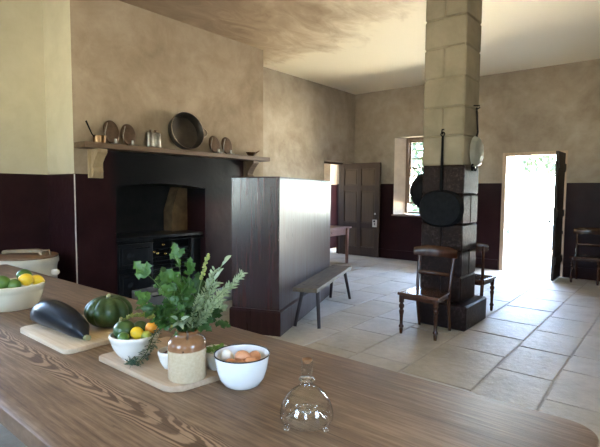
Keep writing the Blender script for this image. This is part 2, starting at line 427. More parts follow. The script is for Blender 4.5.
LD = (8.18, 9.29, 0, 2.175)            # doorway in left wall
LW = (-.3, 1.1, .95, 2.75)              # window in left wall, in the alcove beside the chimney
BW = (-4.96, -3.42, 1.0, 2.69)         # window in back wall
BD = (-2.665, -1.572, 0, 2.25)         # door in back wall
RW = [(-5.0, -3.7, .95, 2.75), (-1.9, -.6, .95, 2.75), (1.1, 2.4, .95, 2.75)]   # windows behind the camera
SW = [(.0, 1.3, .95, 2.75)]                                 # windows in right wall
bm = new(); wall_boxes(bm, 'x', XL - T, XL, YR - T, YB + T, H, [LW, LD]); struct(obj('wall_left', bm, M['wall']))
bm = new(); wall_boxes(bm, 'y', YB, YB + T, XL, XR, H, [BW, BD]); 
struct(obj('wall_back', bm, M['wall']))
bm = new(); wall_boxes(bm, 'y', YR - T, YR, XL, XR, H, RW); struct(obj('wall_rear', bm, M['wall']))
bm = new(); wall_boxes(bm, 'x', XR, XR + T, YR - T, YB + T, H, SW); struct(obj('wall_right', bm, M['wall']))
bm = new(); box(bm, (-8.6, YR - T, H), (XR + T, 11, H + .2)); struct(obj('ceiling', bm, M['ceiling']))

# chimney breast with an arched fire opening
OY0, OY1 = 2.975, 4.352
bm = new()
box(bm, (XL, YC0, 0), (XC, OY0, H)); box(bm, (XL, OY1, 0), (XC, YC1, H))
poly = [(OY0, H)] + [(OY0 + (OY1 - OY0) * k / 14, 1.53 + .058 * math.sin(PI * (k / 14) ** .9) + .0 * k) for k in range(15)] + [(OY1, H)]
prism(bm, poly, YZ(XL, XC))
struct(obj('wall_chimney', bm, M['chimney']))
bm = new(); box(bm, (XC - .004, YC0 - .006, 0), (XC + .006, YC0 + .008, 1.675), .003); struct(obj('trim_1', bm, M['arris']))
bm = new(); box(bm, (XL + .002, OY0 - .01, 0), (XL + .03, OY1 + .01, 1.65)); struct(obj('wall_firebox', bm, M['sootbrick']))
# skirting
bm = new(); box(bm, (XL, YB - .02, 0), (BD[0] - .02, YB, .20), .006); struct(obj('baseboard_back', bm, M['wall']))
bm = new(); box(bm, (BD[1] + .02, YB - .02, 0), (XR, YB, .20), .006); struct(obj('baseboard_right', bm, M['wall']))
# passage beyond the left doorway
bm = new()
box(bm, (-8.6, 10.3, 0), (XL - T, 10.6, H)); box(bm, (-8.6, 6.9, 0), (XL - T, 7.1, H)); box(bm, (-7.35, 9.95, 0), (-7.1, 10.3, H))
struct(obj('wall_passage', bm, M['wall']))
bm = new(); wall_boxes(bm, 'x', -8.6, -8.4, 7.1, 10.3, H, [(7.9, 8.9, 1.1, 2.1)]); struct(obj('wall_passage_end', bm, M['wall']))

# floor: mortar bed with sandstone flags laid in strips along the room
bm = new(); box(bm, (-8.6, YR - T, -.1), (XR + T, 11, -.0045)); struct(obj('floor_bed', bm, M['mortar'])); 
bm = new(); tone = bm.loops.layers.color.new('tone')
seams = [-8.4, -7.7, -7.1, -6.5, -5.95, -5.35, -4.8, -4.2, -3.75, -3.25, -2.76, -2.26, -1.755, -1.16, -.70, -.15, .4, .95, 1.5, 2.1, 2.7, 3.3, 3.6]
fr = random.Random(21)
starts = {-1.755: [1.1, 1.9, 2.75, 3.5, 4.41, 5.05, 5.7, 6.5, 7.2, 8.0, 8.7], -1.16: [1.0, 1.85, 2.6, 3.4, 4.1, 4.84, 5.53, 6.24, 7.1, 7.9, 8.6], -.70: [1.2, 2.0, 2.9, 3.7, 4.43, 4.89, 5.7, 6.5, 7.3, 8.2]}
def warp(x, y):
    return (x + .035 * noise.noise((x * .7, y * .8, 3.1)), y + .03 * noise.noise((x * .8, y * .6, 8.7)))
for xa, xb in zip(seams, seams[1:]):
    if xa in starts: ys = [YR - T, -1.5, -.6, .3] + starts[xa] + [9.3, 10, 10.9]
    else:
        ys = [YR - T]
        while ys[-1] < 10.3: ys.append(ys[-1] + fr.uniform(.55, 1.05))
        ys[-1] = 10.95
    for ya, yb in zip(ys, ys[1:]):
        g = fr.uniform(.004, .008); h = fr.uniform(-.0015, .0025)
        cs = [warp(xa, ya), warp(xb, ya), warp(xb, yb), warp(xa, yb)]
        cx = sum(c[0] for c in cs) / 4; cy = sum(c[1] for c in cs) / 4
        def ins(p, d): return (p[0] + d * (1 if p[0] < cx else -1), p[1] + d * (1 if p[1] < cy else -1))
        low = [bm.verts.new((*ins(c, g), -.010)) for c in cs]; mid = [bm.verts.new((*ins(c, g + fr.uniform(0, .004)), h - .003)) for c in cs]
        top = [bm.verts.new((*ins(c, g + .008), h)) for c in cs]
        k = fr.random(); k2 = (k, k, k, 1)
        fs = [bm.faces.new(top)]
        for a, b in ((low, mid), (mid, top)):
            for i in range(4): fs.append(bm.faces.new((a[i], a[(i + 1) % 4], b[(i + 1) % 4], b[i])))
        for f in fs:
            for lp in f.loops: lp[tone] = k2
struct(obj('floor', bm, M['flag']))

# windows --------------------------------------------------------------
def sash_window(n, x0, x1, z0, z1, y, flip=1, lift=0, axis='y'):
    """frame, two sashes with muntins and panes, in the plane across y"""
    def P(u0, v0, w0, u1, v1, w1, b, bv=.003):
        if axis == 'y': box(b, (u0, y + v0 * flip, w0), (u1, y + v1 * flip, w1), bv)
        else: box(b, (y + v0 * flip, u0, w0), (y + v1 * flip, u1, w1), bv)
    fw = .055
    b = new()
    P(x0, 0, z0, x0 + fw, .12, z1, b); P(x1 - fw, 0, z0, x1, .12, z1, b); P(x0 + fw, 0, z1 - fw, x1 - fw, .12, z1, b); P(x0 + fw, 0, z0, x1 - fw, .12, z0 + .035, b)
    fo = struct(obj('window_%d' % n, b, M['sash']))
    zm = (z0 + z1) / 2
    for (a, c, off) in ((zm - .02, z1 - fw, .07), (z0 + .035 + lift, zm + .02 + lift, .025)):
        b = new(); ax, bx_ = x0 + fw, x1 - fw; s = .04
        P(ax, off, a, ax + s, off + .035, c, b); P(bx_ - s, off, a, bx_, off + .035, c, b)
        P(ax + s, off, a, bx_ - s, off + .035, a + s, b); P(ax + s, off, c - s, bx_ - s, off + .035, c, b)
        for k in (1, 2):
            u = ax + (bx_ - ax) * k / 3; P(u - .011, off + .005, a + s, u + .011, off + .03, c - s, b, 0)
        w = (a + c) / 2; P(ax + s, off + .004, w - .011, bx_ - s, off + .031, w + .011, b, 0)
        so = obj('sash', b, M['sash'], fo); so['kind'] = 'structure'
        g = new(); P(ax + s - .004, off + .016, a + s - .004, bx_ - s + .004, off + .019, c - s + .004, g, 0)
        po = obj('glass_pane', g, M['pane'], fo); po['kind'] = 'structure'
    return fo
sash_window(1, BW[0] + .161, BW[1] - .161, BW[2] + .03, BW[3], YB + .24, 1, lift=.17)
b = new()
for (xa, xb) in ((BW[0], BW[0] + .16), (BW[1], BW[1] - .16)):
    prism(b, [(xa, YB + .002), (xb, YB + .24), (xb, YB + T - .002), (xa, YB + T - .002)], XY(BW[2] + .001, BW[3] - .001))
struct(obj('trim_8', b, M['reveal']))
b = new(); box(b, (BW[0] - .03, YB - .03, BW[2] - .035), (BW[1] + .03, YB + .25, BW[2] + .002), .006); struct(obj('trim_2', b, M['sash']))
for i, (a, c, z0, z1) in enumerate(RW): sash_window(2 + i, a, c, z0, z1, YR - .2, -1)
for i, (a, c, z0, z1) in enumerate(SW): sash_window(5 + i, a, c, z0, z1, XR + .2, 1, axis='x')

sash_window(6, LW[0], LW[1], LW[2], LW[3], XL - .2, -1, axis='x')
# back door ------------------------------------------------------------
b = new()
d0, d1, dz = BD[0], BD[1], BD[3]
box(b, (d0, YB + .0, 0), (d0 + .07, YB + .17, dz), .004); box(b, (d1 - .045, YB + .0, 0), (d1, YB + .17, dz), .004)
box(b, (d0 + .055, YB + .0, dz - .06), (d1 - .045, YB + .17, dz), .004)
struct(obj('trim_3', b, M['jamb']))
b = new(); box(b, (d0 + .055, YB + .02, -.03), (d1 - .045, YB + T, .012), .006); struct(obj('trim_4', b, M['hood']))
dr = thing('door_1', 'dark boarded door standing open edge-on at the bright doorway', 'door', (-1.622, YB - .012, 0)); dr['kind'] = 'structure'
L = .60
b = new()
for k in range(5):
    y0 = -.02 - L * k / 5; y1 = -.02 - L * (k + 1) / 5
    box(b, (-.022, y1 + .001, .015), (.022, y0 - .001, 2.2), .004)
for z in (.35, 1.15, 1.95): box(b, (.022, -L, z - .06), (.045, -.04, z + .06), .004)
o = obj('leaf', b, M['doordark'], dr)
for z in (.3, .8, 1.9):
    b = new(); box(b, (-.03, -.05, z - .03), (.03, .012, z + .03), .004); tube(b, [(0, -.004, z - .06), (0, -.004, z + .06)], .012, 10)
    obj('hinge', b, M['iron'], dr)
b = new(); tube(b, [(-.03, -L + .06, 1.02), (-.07, -L + .06, 1.02)], .01, 10); blob(b, (.022, .03, .03), (-.085, -L + .06, 1.02)); obj('door_handle', b, M['iron'], dr, 40)

# six-panel door in the left doorway, folded back along the rear wall
dl = thing('door_2', 'brown six-panel door opened back beside the rear wall', 'door', (-6.30, 9.262, 0)); dl['kind'] = 'structure'
W, Hd = 1.06, 2.155
st, mid = .115, .10
zs = [(.22, .66), (.78, 1.52), (1.64, Hd - .13)]
b = new()
box(b, (0, -.022, .012), (st, .022, Hd), .003); box(b, (W - st, -.022, .012), (W, .022, Hd), .003)
box(b, ((W - mid) / 2, -.022, .012), ((W + mid) / 2, .022, Hd), .003)
for z0, z1 in ((.012, .22), (.66, .78), (1.52, 1.64), (Hd - .13, Hd)):
    box(b, (st, -.0215, z0), ((W - mid) / 2, .0215, z1)); box(b, ((W + mid) / 2, -.0215, z0), (W - st, .0215, z1))
obj('door_frame', b, M['doorbrown'], dl)
for z0, z1 in zs:
    for x0, x1 in ((st, (W - mid) / 2), ((W + mid) / 2, W - st)):
        b = new(); box(b, (x0, -.007, z0), (x1, .007, z1)); box(b, (x0 + .03, -.014, z0 + .03), (x1 - .03, .014, z1 - .03), .007)
        obj('panel', b, M['doorpanel'], dl)
b = new(); box(b, (W - .16, -.04, .70), (W - .045, -.023, .87), .006); lk = obj('lock_plate', b, M['china'], dl)
b = new(); box(b, (W - .112, -.046, .74), (W - .092, -.041, .79), .002); blob(b, (.02, .022, .02), (W - .10, -.06, .83)); obj('door_knob', b, M['iron'], lk, 40)
b = new(); lathe(b, [(0, 0), (.022, 0), (.022, .006), (0, .008)], 14, (W - .10, -.024, 1.0), Matrix.Rotation(R(90), 4, 'X')); obj('keyhole_cover', b, M['china'], dl, 40)
b = new(); box(b, (XL - .33, LD[1] - .0, 0), (XL - .25, LD[1] + .03, 2.17)); box(b, (XL - .34, LD[0], LD[3] - .04), (XL - .26, LD[1], LD[3] + .02), .003); box(b, (XL - .34, LD[1] - .045, 0), (XL - .30, LD[1], LD[3] - .04), .003)
struct(obj('trim_5', b, M['doorbrown']))

# pillar of V-jointed blocks --------------------------------------------
PX1, PY0, PW = -1.846, 5.043, .471
b = new()
joints = [0, .272, .565, .848, 1.145, 1.478, 1.797, 2.12, 2.438, 2.753, 3.085, 3.40, H + .0]
splitx = {0: 0, 1: 1, 2: 0, 3: 1, 4: 0, 5: 1, 6: 0, 7: 1, 8: 0, 9: 1, 10: 0, 11: 1}
cx, cy = PX1 - PW / 2, PY0 + PW / 2
for i, (z0, z1) in enumerate(zip(joints, joints[1:])):
    cx = PX1 - PW / 2 + (.016 if z1 < 1.81 else 0)
    hw = PW / 2 + (.110 if i == 0 else (.005 if z1 < 1.81 else 0)); bev = .017
    if i == 0: box(b, (cx - PW / 2 + .03, cy - hw, z0), (cx + hw, cy + hw, z1), bev, seg=1)
    elif splitx[i]:
        box(b, (cx - hw, cy - hw, z0), (cx - .0, cy + hw, z1), bev, seg=1); box(b, (cx + .0, cy - hw, z0), (cx + hw, cy + hw, z1), bev, seg=1)
    elif i and not (z0 > 1.8):
        box(b, (cx - hw, cy - hw, z0), (cx + hw, cy, z1), bev, seg=1); box(b, (cx - hw, cy, z0), (cx + hw, cy + hw, z1), bev, seg=1)
    else: box(b, (cx - hw, cy - hw, z0), (cx + hw, cy + hw, z1), bev, seg=1)
box(b, (cx - PW / 2 + .014, cy - PW / 2 + .014, .1), (cx + PW / 2 - .014, cy + PW / 2 - .014, H))
struct(obj('pillar', b, M['pillar']))

# ---------------------------------------------------------------- mantel shelf
ms = thing('mantel_shelf', 'long dark timber mantel shelf on two brackets above the fireplace', 'shelf', (0, 0, 0))
SZ = 2.03
b = new(); box(b, (XC + .001, 2.485, SZ - .062), (-5.07, 5.46, SZ), .006); obj('shelf_board', b, M['shelf'], ms)
for (ya, yb, mt) in ((2.665, 2.78, 'corbel'), (5.14, 5.26, 'shelf')):
    b = new()
    prof = [(0, 0), (.06, 0)] + [(.06 + .03 * math.sin(k / 6 * PI), .02 + .10 * k / 6) for k in range(1, 7)] + [(.065 + .115 * (k / 6) ** 1.6, .12 + .17 * k / 6) for k in range(1, 7)] + [(.19, .30), (.19, .345), (0, .345)]
    prism(b, prof, lambda u, v, s, ya=ya, yb=yb: Vector((XC + .001 + u, yb if s else ya, SZ - .062 - .322 + v * .93)), .004)
    box(b, (XC + .001, ya - .03, SZ - .395), (XC + .03, yb + .03, SZ - .0625), .004)
    o = obj('bracket', b, M[mt], ms)
    o['label'] = 'pale timber scroll bracket' if mt == 'corbel' else 'dark timber scroll bracket'

# things on the mantel
t = thing('copper_saucepan', 'small copper saucepan with raised handle on left end of mantel', 'saucepan', (-5.19, 2.72, SZ), R(100))
b = new(); lathe(b, [(0, 0), (.066, 0), (.072, .006), (.074, .085), (.078, .088), (.070, .088), (.067, .01), (0, .008)], 28); obj('pot', b, M['copper'], t, 40)
b = new(); tube(b, [(-.07, 0, .07), (-.10, 0, .10), (-.17, 0, .235)], [.009, .009, .012], 8, flat=.6); obj('handle', b, M['iron'], t, 50)
def sconce(label, y, w, h, rz=0):
    t = thing('candle_sconce', label, 'candle sconce', (-5.18, y, SZ), R(90) + rz, 'tin candle sconces on the mantel')
    tilt = Matrix.Rotation(R(-7), 4, 'X')
    b = new(); lathe(b, [(0, .006), (.8, .004), (.93, .0), (1.0, -.012), (1.0, -.018), (.92, -.006), (0, -.001)], 32, (0, 0, 0), Matrix.Translation((0, .03, h / 2 + .005)) @ Matrix.Rotation(R(80), 4, 'X') @ Matrix.Diagonal((w / 2, h / 2, 1, 1))); obj('reflector', b, M['browntin'], t, 50)
    b = new(); lathe(b, [(0, 0), (.05, 0), (.055, .012), (.05, .012), (.046, .004), (0, .004)], 20, (0, -.045, 0)); obj('drip_tray', b, M['tin'], t, 40)
    b = new(); lathe(b, [(0, .004), (.014, .004), (.014, .06), (.016, .062), (.011, .062), (.011, .02), (0, .02)], 14, (0, -.045, 0)); obj('candle_socket', b, M['tin'], t, 40)
    b = new(); tube(b, [(-w * .47, .005, .03), (-w * .5, .0, h * .45), (-w * .36, -.0, h * .86)], .006, 6); obj('rim_wire', b, M['tin'], t, 60)
    return t
sconce('leftmost and tallest oval tin candle sconce, next to the copper saucepan', 2.885, .20, .285)
sconce('oval tin candle sconce between the tallest sconce and the square tin flask', 3.105, .19, .27)
sconce('oval tin candle sconce just right of the big round pan', 4.45, .20, .255)
sconce('rightmost oval tin candle sconce on the mantel, before the little dish', 4.685, .20, .26)
t = thing('tin_flask', 'square pale tin flask with two necks on the mantel', 'flask', (-5.19, 3.425, SZ), R(90))
b = new(); box(b, (-.098, -.035, 0), (-.004, .035, .195), .022, seg=3); box(b, (.004, -.035, 0), (.098, .035, .195), .022, seg=3); box(b, (-.02, -.028, .004), (.02, .028, .19)); obj('body', b, M['tin'], t, 50)
for x in (-.035, .035):
    b = new(); lathe(b, [(.016, .19), (.014, .21), (.018, .225), (.012, .225), (0, .215)], 14, (x, 0, 0)); obj('neck', b, M['browntin'], t, 40)
t = thing('preserving_pan', 'big round dark pan tilted against the wall on the mantel', 'pan', (-5.115, 3.905, SZ + .004), R(-3))
b = new(); Mx = Matrix.Translation((0, 0, .26)) @ Matrix.Rotation(R(79), 4, 'Y')
lathe(b, [(0, -.13), (.215, -.13), (.228, -.12), (.248, -.002), (.255, .0), (.247, .003), (.238, -.004), (.22, -.114), (.20, -.122), (0, -.122)], 48, (0, 0, 0), Mx); obj('pan_body', b, M['oldpan'], t, 45)
b = new(); tube(b, [Mx @ Vector((.251 * math.cos(2 * PI * k / 48), .251 * math.sin(2 * PI * k / 48), .001)) for k in range(49)], .006, 6, False); obj('rolled_rim', b, M['rim'], t, 60)
for s in (1,):
    b = new(); tube(b, [Mx @ Vector((-.075 + .15 * k / 10, s * (.243 + .075 * math.sin(PI * k / 10)), -.012)) for k in range(11)], .009, 8); obj('handle', b, M['rim'], t, 60)
    
t = thing('copper_dish', 'little copper dish with a spout on right end of mantel', 'dish', (-5.18, 5.14, SZ), R(60))
b = new(); lathe(b, [(0, 0), (.04, 0), (.045, .008), (.075, .058), (.08, .062), (.07, .058), (.04, .012), (0, .01)], 24); obj('bowl', b, M['copper'], t, 40)
b = new(); tube(b, [(.07, 0, .05), (.10, 0, .068), (.135, 0, .092)], [.012, .010, .006], 8); obj('spout', b, M['copper'], t, 50)

# ---------------------------------------------------------------- range in the fireplace
t = thing('cooking_range', 'black cast iron cooking range with oven doors inside the fireplace', 'range', (-5.65, 3.665, 0))
b = new(); box(b, (-.31, -.675, .0), (.24, -.12, .86), .012); obj('oven_box', b, M['blacklead'], t)
b = new(); box(b, (-.31, .50, .0), (.24, .675, .86), .012); obj('side_boiler', b, M['blacklead'], t)
b = new(); box(b, (-.33, -.68, .861), (.29, .68, .90), .008); obj('hob_plate', b, M['blacklead'], t)
for z0, z1, nm in ((.50, .81, 'oven_door'), (.10, .44, 'oven_door')):
    b = new(); box(b, (.241, -.62, z0), (.262, -.17, z1), .006); box(b, (.262, -.58, z0 + .05), (.272, -.21, z1 - .05), .006)
    d = obj(nm, b, M['blacklead'], t)
    b = new(); lathe(b, [(0, 0), (.05, .0), (.055, .008), (.03, .016), (.018, .018), (0, .03)], 20, (.272, -.47, (z0 + z1) / 2), Matrix.Rotation(R(90), 4, 'Y')); obj('round_latch', b, M['blacklead'], d, 40)
    for z in (z0 + .06, z1 - .06):
        b = new(); tube(b, [(.275, -.19, z), (.275, -.40, z)], .009, 8); obj('strap_hinge', b, M['iron'], d, 50)
b = new()
for k in range(7): box(b, (.20, -.11, .36 + .055 * k), (.225, .49, .38 + .055 * k), .004)
for y in (-.10, .19, .48): box(b, (.19, y - .012, .30), (.215, y + .012, .80), .003)
obj('fire_bars', b, M['iron'], t)
b = new(); box(b, (-.28, -.115, .25), (.19, .495, .29), .004); box(b, (-.30, -.115, .0), (-.27, .495, .86)); obj('grate_back', b, M['sootbrick'], t)
b = new(); tube(b, [(.31, -.66, .83), (.31, .66, .83)], .012, 10); 
for y in (-.6, 0, .6): tube(b, [(.285, y, .845), (.31, y, .83)], .008, 8)
obj('towel_rail', b, M['iron'], t, 50)
for (y, z) in ((-.12, .68), (-.07, .655), (.02, .765), (.05, .64)):
    b = new(); blob(b, (.018, .026, .018), (.262 if y > -.1 else .258, y, z), 12, 8); tube(b, [(.215, y, z), (.262, y, z)], .008, 8); obj('brass_knob', b, M['brass'], t, 50)
b = new()
box(b, (-5.93, 4.07, .905), (-5.72, 4.34, 1.2)); a = prism(b, [(4.34, 1.2), (4.07, 1.2), (4.20, 1.58), (4.34, 1.62)][::-1], YZ(-5.93, -5.72))
pr = obj('brick_cheek', b, M['brick'], None); struct(pr); pr.name = 'trim_6'
t = obj('hearth_kerb', new(), M['hearth']); bpy.data.objects.remove(t)
b = new(); box(b, (-5.30, 2.70, -.005), (-4.72, 4.65, .045), .01); o = obj('hearthstone', b, M['hearth']); struct(o); o.name = 'trim_7'
t = thing('ash_bin', 'grey metal ash bin standing on the hearth before the range', 'bin', (-5.12, 3.33, .046))
b = new()
for lo, hi in (((-.14, -.20, 0), (.14, .20, .012)), ((-.14, -.20, .012), (-.125, .20, .20)), ((.125, -.20, .012), (.14, .20, .20)), ((-.125, -.20, .012), (.125, -.185, .20)), ((-.125, .185, .012), (.125, .20, .20))): box(b, lo, hi)
obj('bin_body', b, M['hearth'], t)
b = new(); tube(b, [(.146, -.09, .15), (.165, -.08, .15), (.165, .08, .15), (.146, .09, .15)], .008, 8); obj('handle', b, M['iron'], t, 50)

# ---------------------------------------------------------------- settle, bench, far table
SA = R(21.4)
t = thing('settle', 'tall glossy dark maroon box-backed settle facing the fireplace', 'settle', (-3.150, 3.533, 0), SA)
# local: +x out of the big face, +y along its length; corner of the shaft at the origin
SL, SDp, ST = 2.13, .535, 1.646
b = new(); box(b, (-SDp, 0, .262), (0, SL, ST - .012), .005); obj('back_case', b, M['settle'], t)
b = new(); box(b, (-SDp + .004, -.006, .27), (-.004, -.0005, ST - .013)); obj('end_sheen_panel', b, M['settle_end'], t)  # thin board added over the end, glossier so it shows more sheen
b = new(); box(b, (-SDp - .022, -.022, 0), (.022, SL + .022, .25), .004)
prism(b, [(-SDp - .022, .2505), (.022, .2505), (.002, .268), (-SDp - .002, .268)], lambda u, v, s: Vector((u, (SL + .02) if s else -.02, v)))
obj('plinth', b, M['settle'], t)
b = new(); box(b, (-SDp - .004, -.004, ST - .012), (.004, SL + .004, ST), .003); obj('top_board', b, M['settle'], t)

BA = R(20.3)
t = thing('bench', 'narrow plank bench on splayed legs beside the maroon settle', 'bench', (-3.385, 4.672, 0), BA)
BL, BWd, BZ = 1.69, .28, .455
b = new(); box(b, (-BWd / 2, -BL / 2, BZ - .045), (BWd / 2, BL / 2, BZ), .006)
obj('plank_seat', b, M['bench'], t)
for sx in (-1, 1):
    for sy in (-1, 1):
        b = new(); tube(b, [(sx * .14 + (.0), sy * (BL / 2 - .09), 0), (sx * .085, sy * (BL / 2 - .20), BZ - .046)], [.019, .024], 10); obj('leg', b, M['benchleg'], t, 50)
        b = new(); lathe(b, [(0, 0), (.02, 0), (.02, .0015), (0, .002)], 12, (sx * .08, sy * (BL / 2 - .21), BZ)); obj('leg_tenon', b, M['benchleg'], t)

t = thing('side_table', 'reddish side table with a drawer behind the settle', 'table', (-5.62, 7.53, 0))
b = new(); box(b, (-.34, -.63, .745), (.33, .67, .772), .004); obj('tabletop', b, M['pinktable'], t)
for x in (-.30, .25):
    for y in (-.58, .62):
        b = new(); prism(b, [(x - .03, y - .03), (x + .03, y - .03), (x + .03, y + .03), (x - .03, y + .03)], lambda u, v, s, x=x, y=y: Vector((x + (u - x) * (1 if s else .72), y + (v - y) * (1 if s else .72), .744 if s else 0))); obj('leg', b, M['pinktable'], t)
b = new(); box(b, (-.29, -.56, .60), (-.27, .60, .744)); box(b, (-.27, -.56, .60), (.24, -.54, .744)); box(b, (-.27, .60, .60), (.24, .62, .744)); box(b, (.22, -.54, .60), (.24, .60, .744)); ap = obj('apron', b, M['pinktable'], t)
b = new(); box(b, (.2405, -.45, .62), (.252, .52, .732), .003); d = obj('drawer', b, M['pinktable'], t)
b = new(); blob(b, (.02, .02, .02), (.272, .03, .675), 12, 8); obj('knob', b, M['pinktable'], d, 60)

# ---------------------------------------------------------------- chairs
TURN = [(.019, .40), (.019, .335), (.012, .325), (.021, .31), (.023, .29), (.019, .275), (.013, .262), (.02, .25), (.021, .24), (.016, .20), (.0135, .13), (.013, .10), (.02, .085), (.021, .07), (.014, .058), (.016, .045), (.012, .0), (0, 0)]
def make_chair(name, label, loc, rz, mat, seatmat):
    """front towards local -y"""
    t = thing(name, label, 'chair', loc, rz, 'mahogany dining chairs')
    b = new()
    pts = [(-.225, -.215), (.225, -.215), (.19, .20), (-.19, .20)]
    prism(b, pts, XY(.412, .445), .007); obj('seat', b, seatmat, t)
    b = new()
    box(b, (-.195, -.20, .375), (.195, -.18, .4115), .002); box(b, (-.16, .165, .375), (.16, .185, .4115), .002)
    for s in (-1, 1): prism(b, [(s * .205, -.18), (s * .187, -.18), (s * .168, .165), (s * .186, .165)], XY(.3755, .4115))
    obj('seat_frame', b, mat, t)
    for s in (-1, 1):
        b = new(); lathe(b, [(r * 1.25, z) for r, z in TURN] , 16, (s * .19, -.185, 0)); box(b, (s * .19 - .02, -.205, .335), (s * .19 + .02, -.165, .41), .002); obj('leg', b, mat, t, 40)
    for s in (-1, 1):
        b = new()
        pp = [(s * .175, .235, 0), (s * .176, .205, .13), (s * .177, .178, .28), (s * .178, .172, .40), (s * .182, .18, .50), (s * .188, .205, .64), (s * .195, .232, .78), (s * .198, .245, .865)]
        tube(b, pp, [.016, .018, .021, .022, .02, .019, .018, .015], 8, flat=.75); obj('leg', b, mat, t, 50)
    # broad curved crest rail
    b = new(); n = 16; rows = []
    for k in range(n + 1):
        u = -1 + 2 * k / n; x = .247 * u; y = .262 - .055 * u * u - (.0 if abs(u) < .9 else .0)
        hgt = .058 * (1 - .30 * u ** 4); zc = .842 + .012 * (1 - u * u)
        sec = []
        for (dy, dz) in ((-.013, -hgt), (-.016, -hgt * .2), (-.008, hgt * .8), (.004, hgt), (.016, hgt * .7), (.010, -hgt * .1), (.006, -hgt)):
            sec.append(b.verts.new((x, y + dy, zc + dz)))
        rows.append(sec)
    for p, q in zip(rows, rows[1:]):
        for k in range(7): b.faces.new((p[k], p[(k + 1) % 7], q[(k + 1) % 7], q[k]))
    b.faces.new(rows[0]); b.faces.new(rows[-1][::-1]); obj('crest_rail', b, mat, t, 50)
    b = new(); tube(b, [(-.183 + .366 * k / 10, .19 + .02 * math.sin(PI * k / 10), .612) for k in range(11)], .021, 8, flat=.5); obj('back_rail', b, mat, t, 50)
    return t
c0 = make_chair('dining_chair', 'mahogany chair facing the table, in front of the stone pillar', (-2.045, 4.64, 0), 0, M['mahogany'], M['mahoganyseat'])
dup(c0, 'mahogany chair on the far side of the stone pillar, seen side-on', (-1.985, 5.885, 0), PI)
dup(c0, 'dark chair against the back wall right of the bright doorway', (-1.17, 9.09, 0), 0)

# ---------------------------------------------------------------- pans hung on the pillar
fy = PY0 - .018
t = thing('oval_griddle', 'black oval iron griddle hung by a long handle on the front of the pillar', 'pan', (-2.062, fy, 1.318))
Mx = Matrix.Translation((0, -.008, 0)) @ Matrix.Rotation(R(90), 4, 'X')
b = new(); lathe(b, [(0, .0), (.9, .0), (1.0, .05), (1.02, .052), (1.0, .058), (.965, .052), (.88, .014), (0, .010)], 40, (0, 0, 0), Mx @ Matrix.Rotation(PI, 4, 'X') @ Matrix.Translation((0, 0, -.06)) @ Matrix.Diagonal((.256, .204, 1, 1)))
for vv in b.verts:
    a_ = math.atan2(vv.co.z, vv.co.x * .8); k_ = 1 + .05 * math.sin(2 * a_) ** 2; vv.co.x *= k_; vv.co.z *= k_
obj('pan_body', b, M['iron'], t, 45)
b = new(); tube(b, [(-.004, -.015, .17), (-.004, -.012, .45), (-.004, -.008, .80)], [.017, .014, .011], 8, flat=1.6); tube(b, [(-.004 + .022 * math.sin(a), -.01, .82 - .022 * math.cos(a)) for a in [2 * PI * k / 12 for k in range(13)]], .006, 6); obj('handle', b, M['iron'], t, 50)
b = new(); tube(b, [(-.004, .018, .875), (-.004, -.03, .87), (-.004, -.04, .84), (-.004, -.02, .822), (-.004, -.005, .84)], .006, 6); o = tag(obj('wall_hook', b, M['iron'], None, 60), 'small iron hook holding the oval griddle on the pillar front', 'hook'); o.location = (-2.062, fy, 1.318)
fx = PX1 - PW + .001
t = thing('deep_pan', 'deep rounded black pan hung on the window side of the pillar', 'pan', (fx, 5.30, 1.51))
b = new(); Mx = Matrix.Rotation(R(-90), 4, 'Y')
lathe(b, [(.225, .0), (.222, .06), (.20, .13), (.14, .19), (.06, .212), (0, .215), (0, .208), (.06, .205), (.135, .183), (.193, .125), (.214, .06), (.217, .0)], 36, (-.006, 0, 0), Mx); obj('pan_body', b, M['iron'], t, 45)
b = new(); tube(b, [(-.02, 0, .195), (-.015, 0, .34)], .011, 8, flat=1.5); obj('handle', b, M['iron'], t, 50)
b = new(); tube(b, [(.0, 0, .36), (-.035, 0, .355), (-.03, 0, .325), (-.012, 0, .322)], .006, 6); o = tag(obj('wall_hook', b, M['iron'], None, 60), 'small iron hook above the deep black pan', 'hook'); o.location = (fx, 5.30, 1.51)
gx = PX1 + .016
t = thing('frying_pan', 'pale shiny frying pan hung on the right side of the pillar', 'pan', (gx, 5.355, 1.955))
Mx = Matrix.Rotation(R(90), 4, 'Y') @ Matrix.Translation((0, 0, .01))
b = new(); lathe(b, [(0, .052), (.135, .052), (.15, .045), (.175, .002), (.18, .0), (.172, .001), (.145, .04), (.13, .046), (0, .046)], 36, (0, 0, 0), Mx); obj('pan_body', b, M['steelpan'], t, 45)
b = new(); tube(b, [(.02, 0, .172), (.03, 0, .22), (.022, -.015, .40), (.02, -.025, .455)], [.012, .010, .009, .010], 8, flat=1.5); tube(b, [(.02, -.027 + .018 * math.sin(a), .472 - .018 * math.cos(a)) for a in [2 * PI * k / 12 for k in range(13)]], .005, 6); obj('handle', b, M['iron'], t, 50)
b = new(); tube(b, [(-.017, -.027, .515), (.05, -.027, .51), (.055, -.027, .485), (.03, -.027, .475), (.012, -.027, .487)], .007, 6); o = tag(obj('wall_hook', b, M['iron'], None, 60), 'iron hook holding the pale shiny frying pan', 'hook'); o.location = (gx, 5.355, 1.955)
t = thing('scroll_bracket', 'small black iron scroll fixed below the shiny frying pan', 'bracket', (gx, 5.27, 1.74))
for s in (-1, 1):
    b = new(); tube(b, [(.034, s * (.05 - .05 * math.cos(a) * (1 - a / 9)), .03 - .05 * math.sin(a) * (1 - a / 9) + .015) for a in [5.2 * k / 16 for k in range(17)]], .009, 6); obj('scroll', b, M['iron'], t, 60)
b = new(); box(b, (-.003, -.012, .0), (.03, .012, .05), .003); obj('plate', b, M['iron'], t)

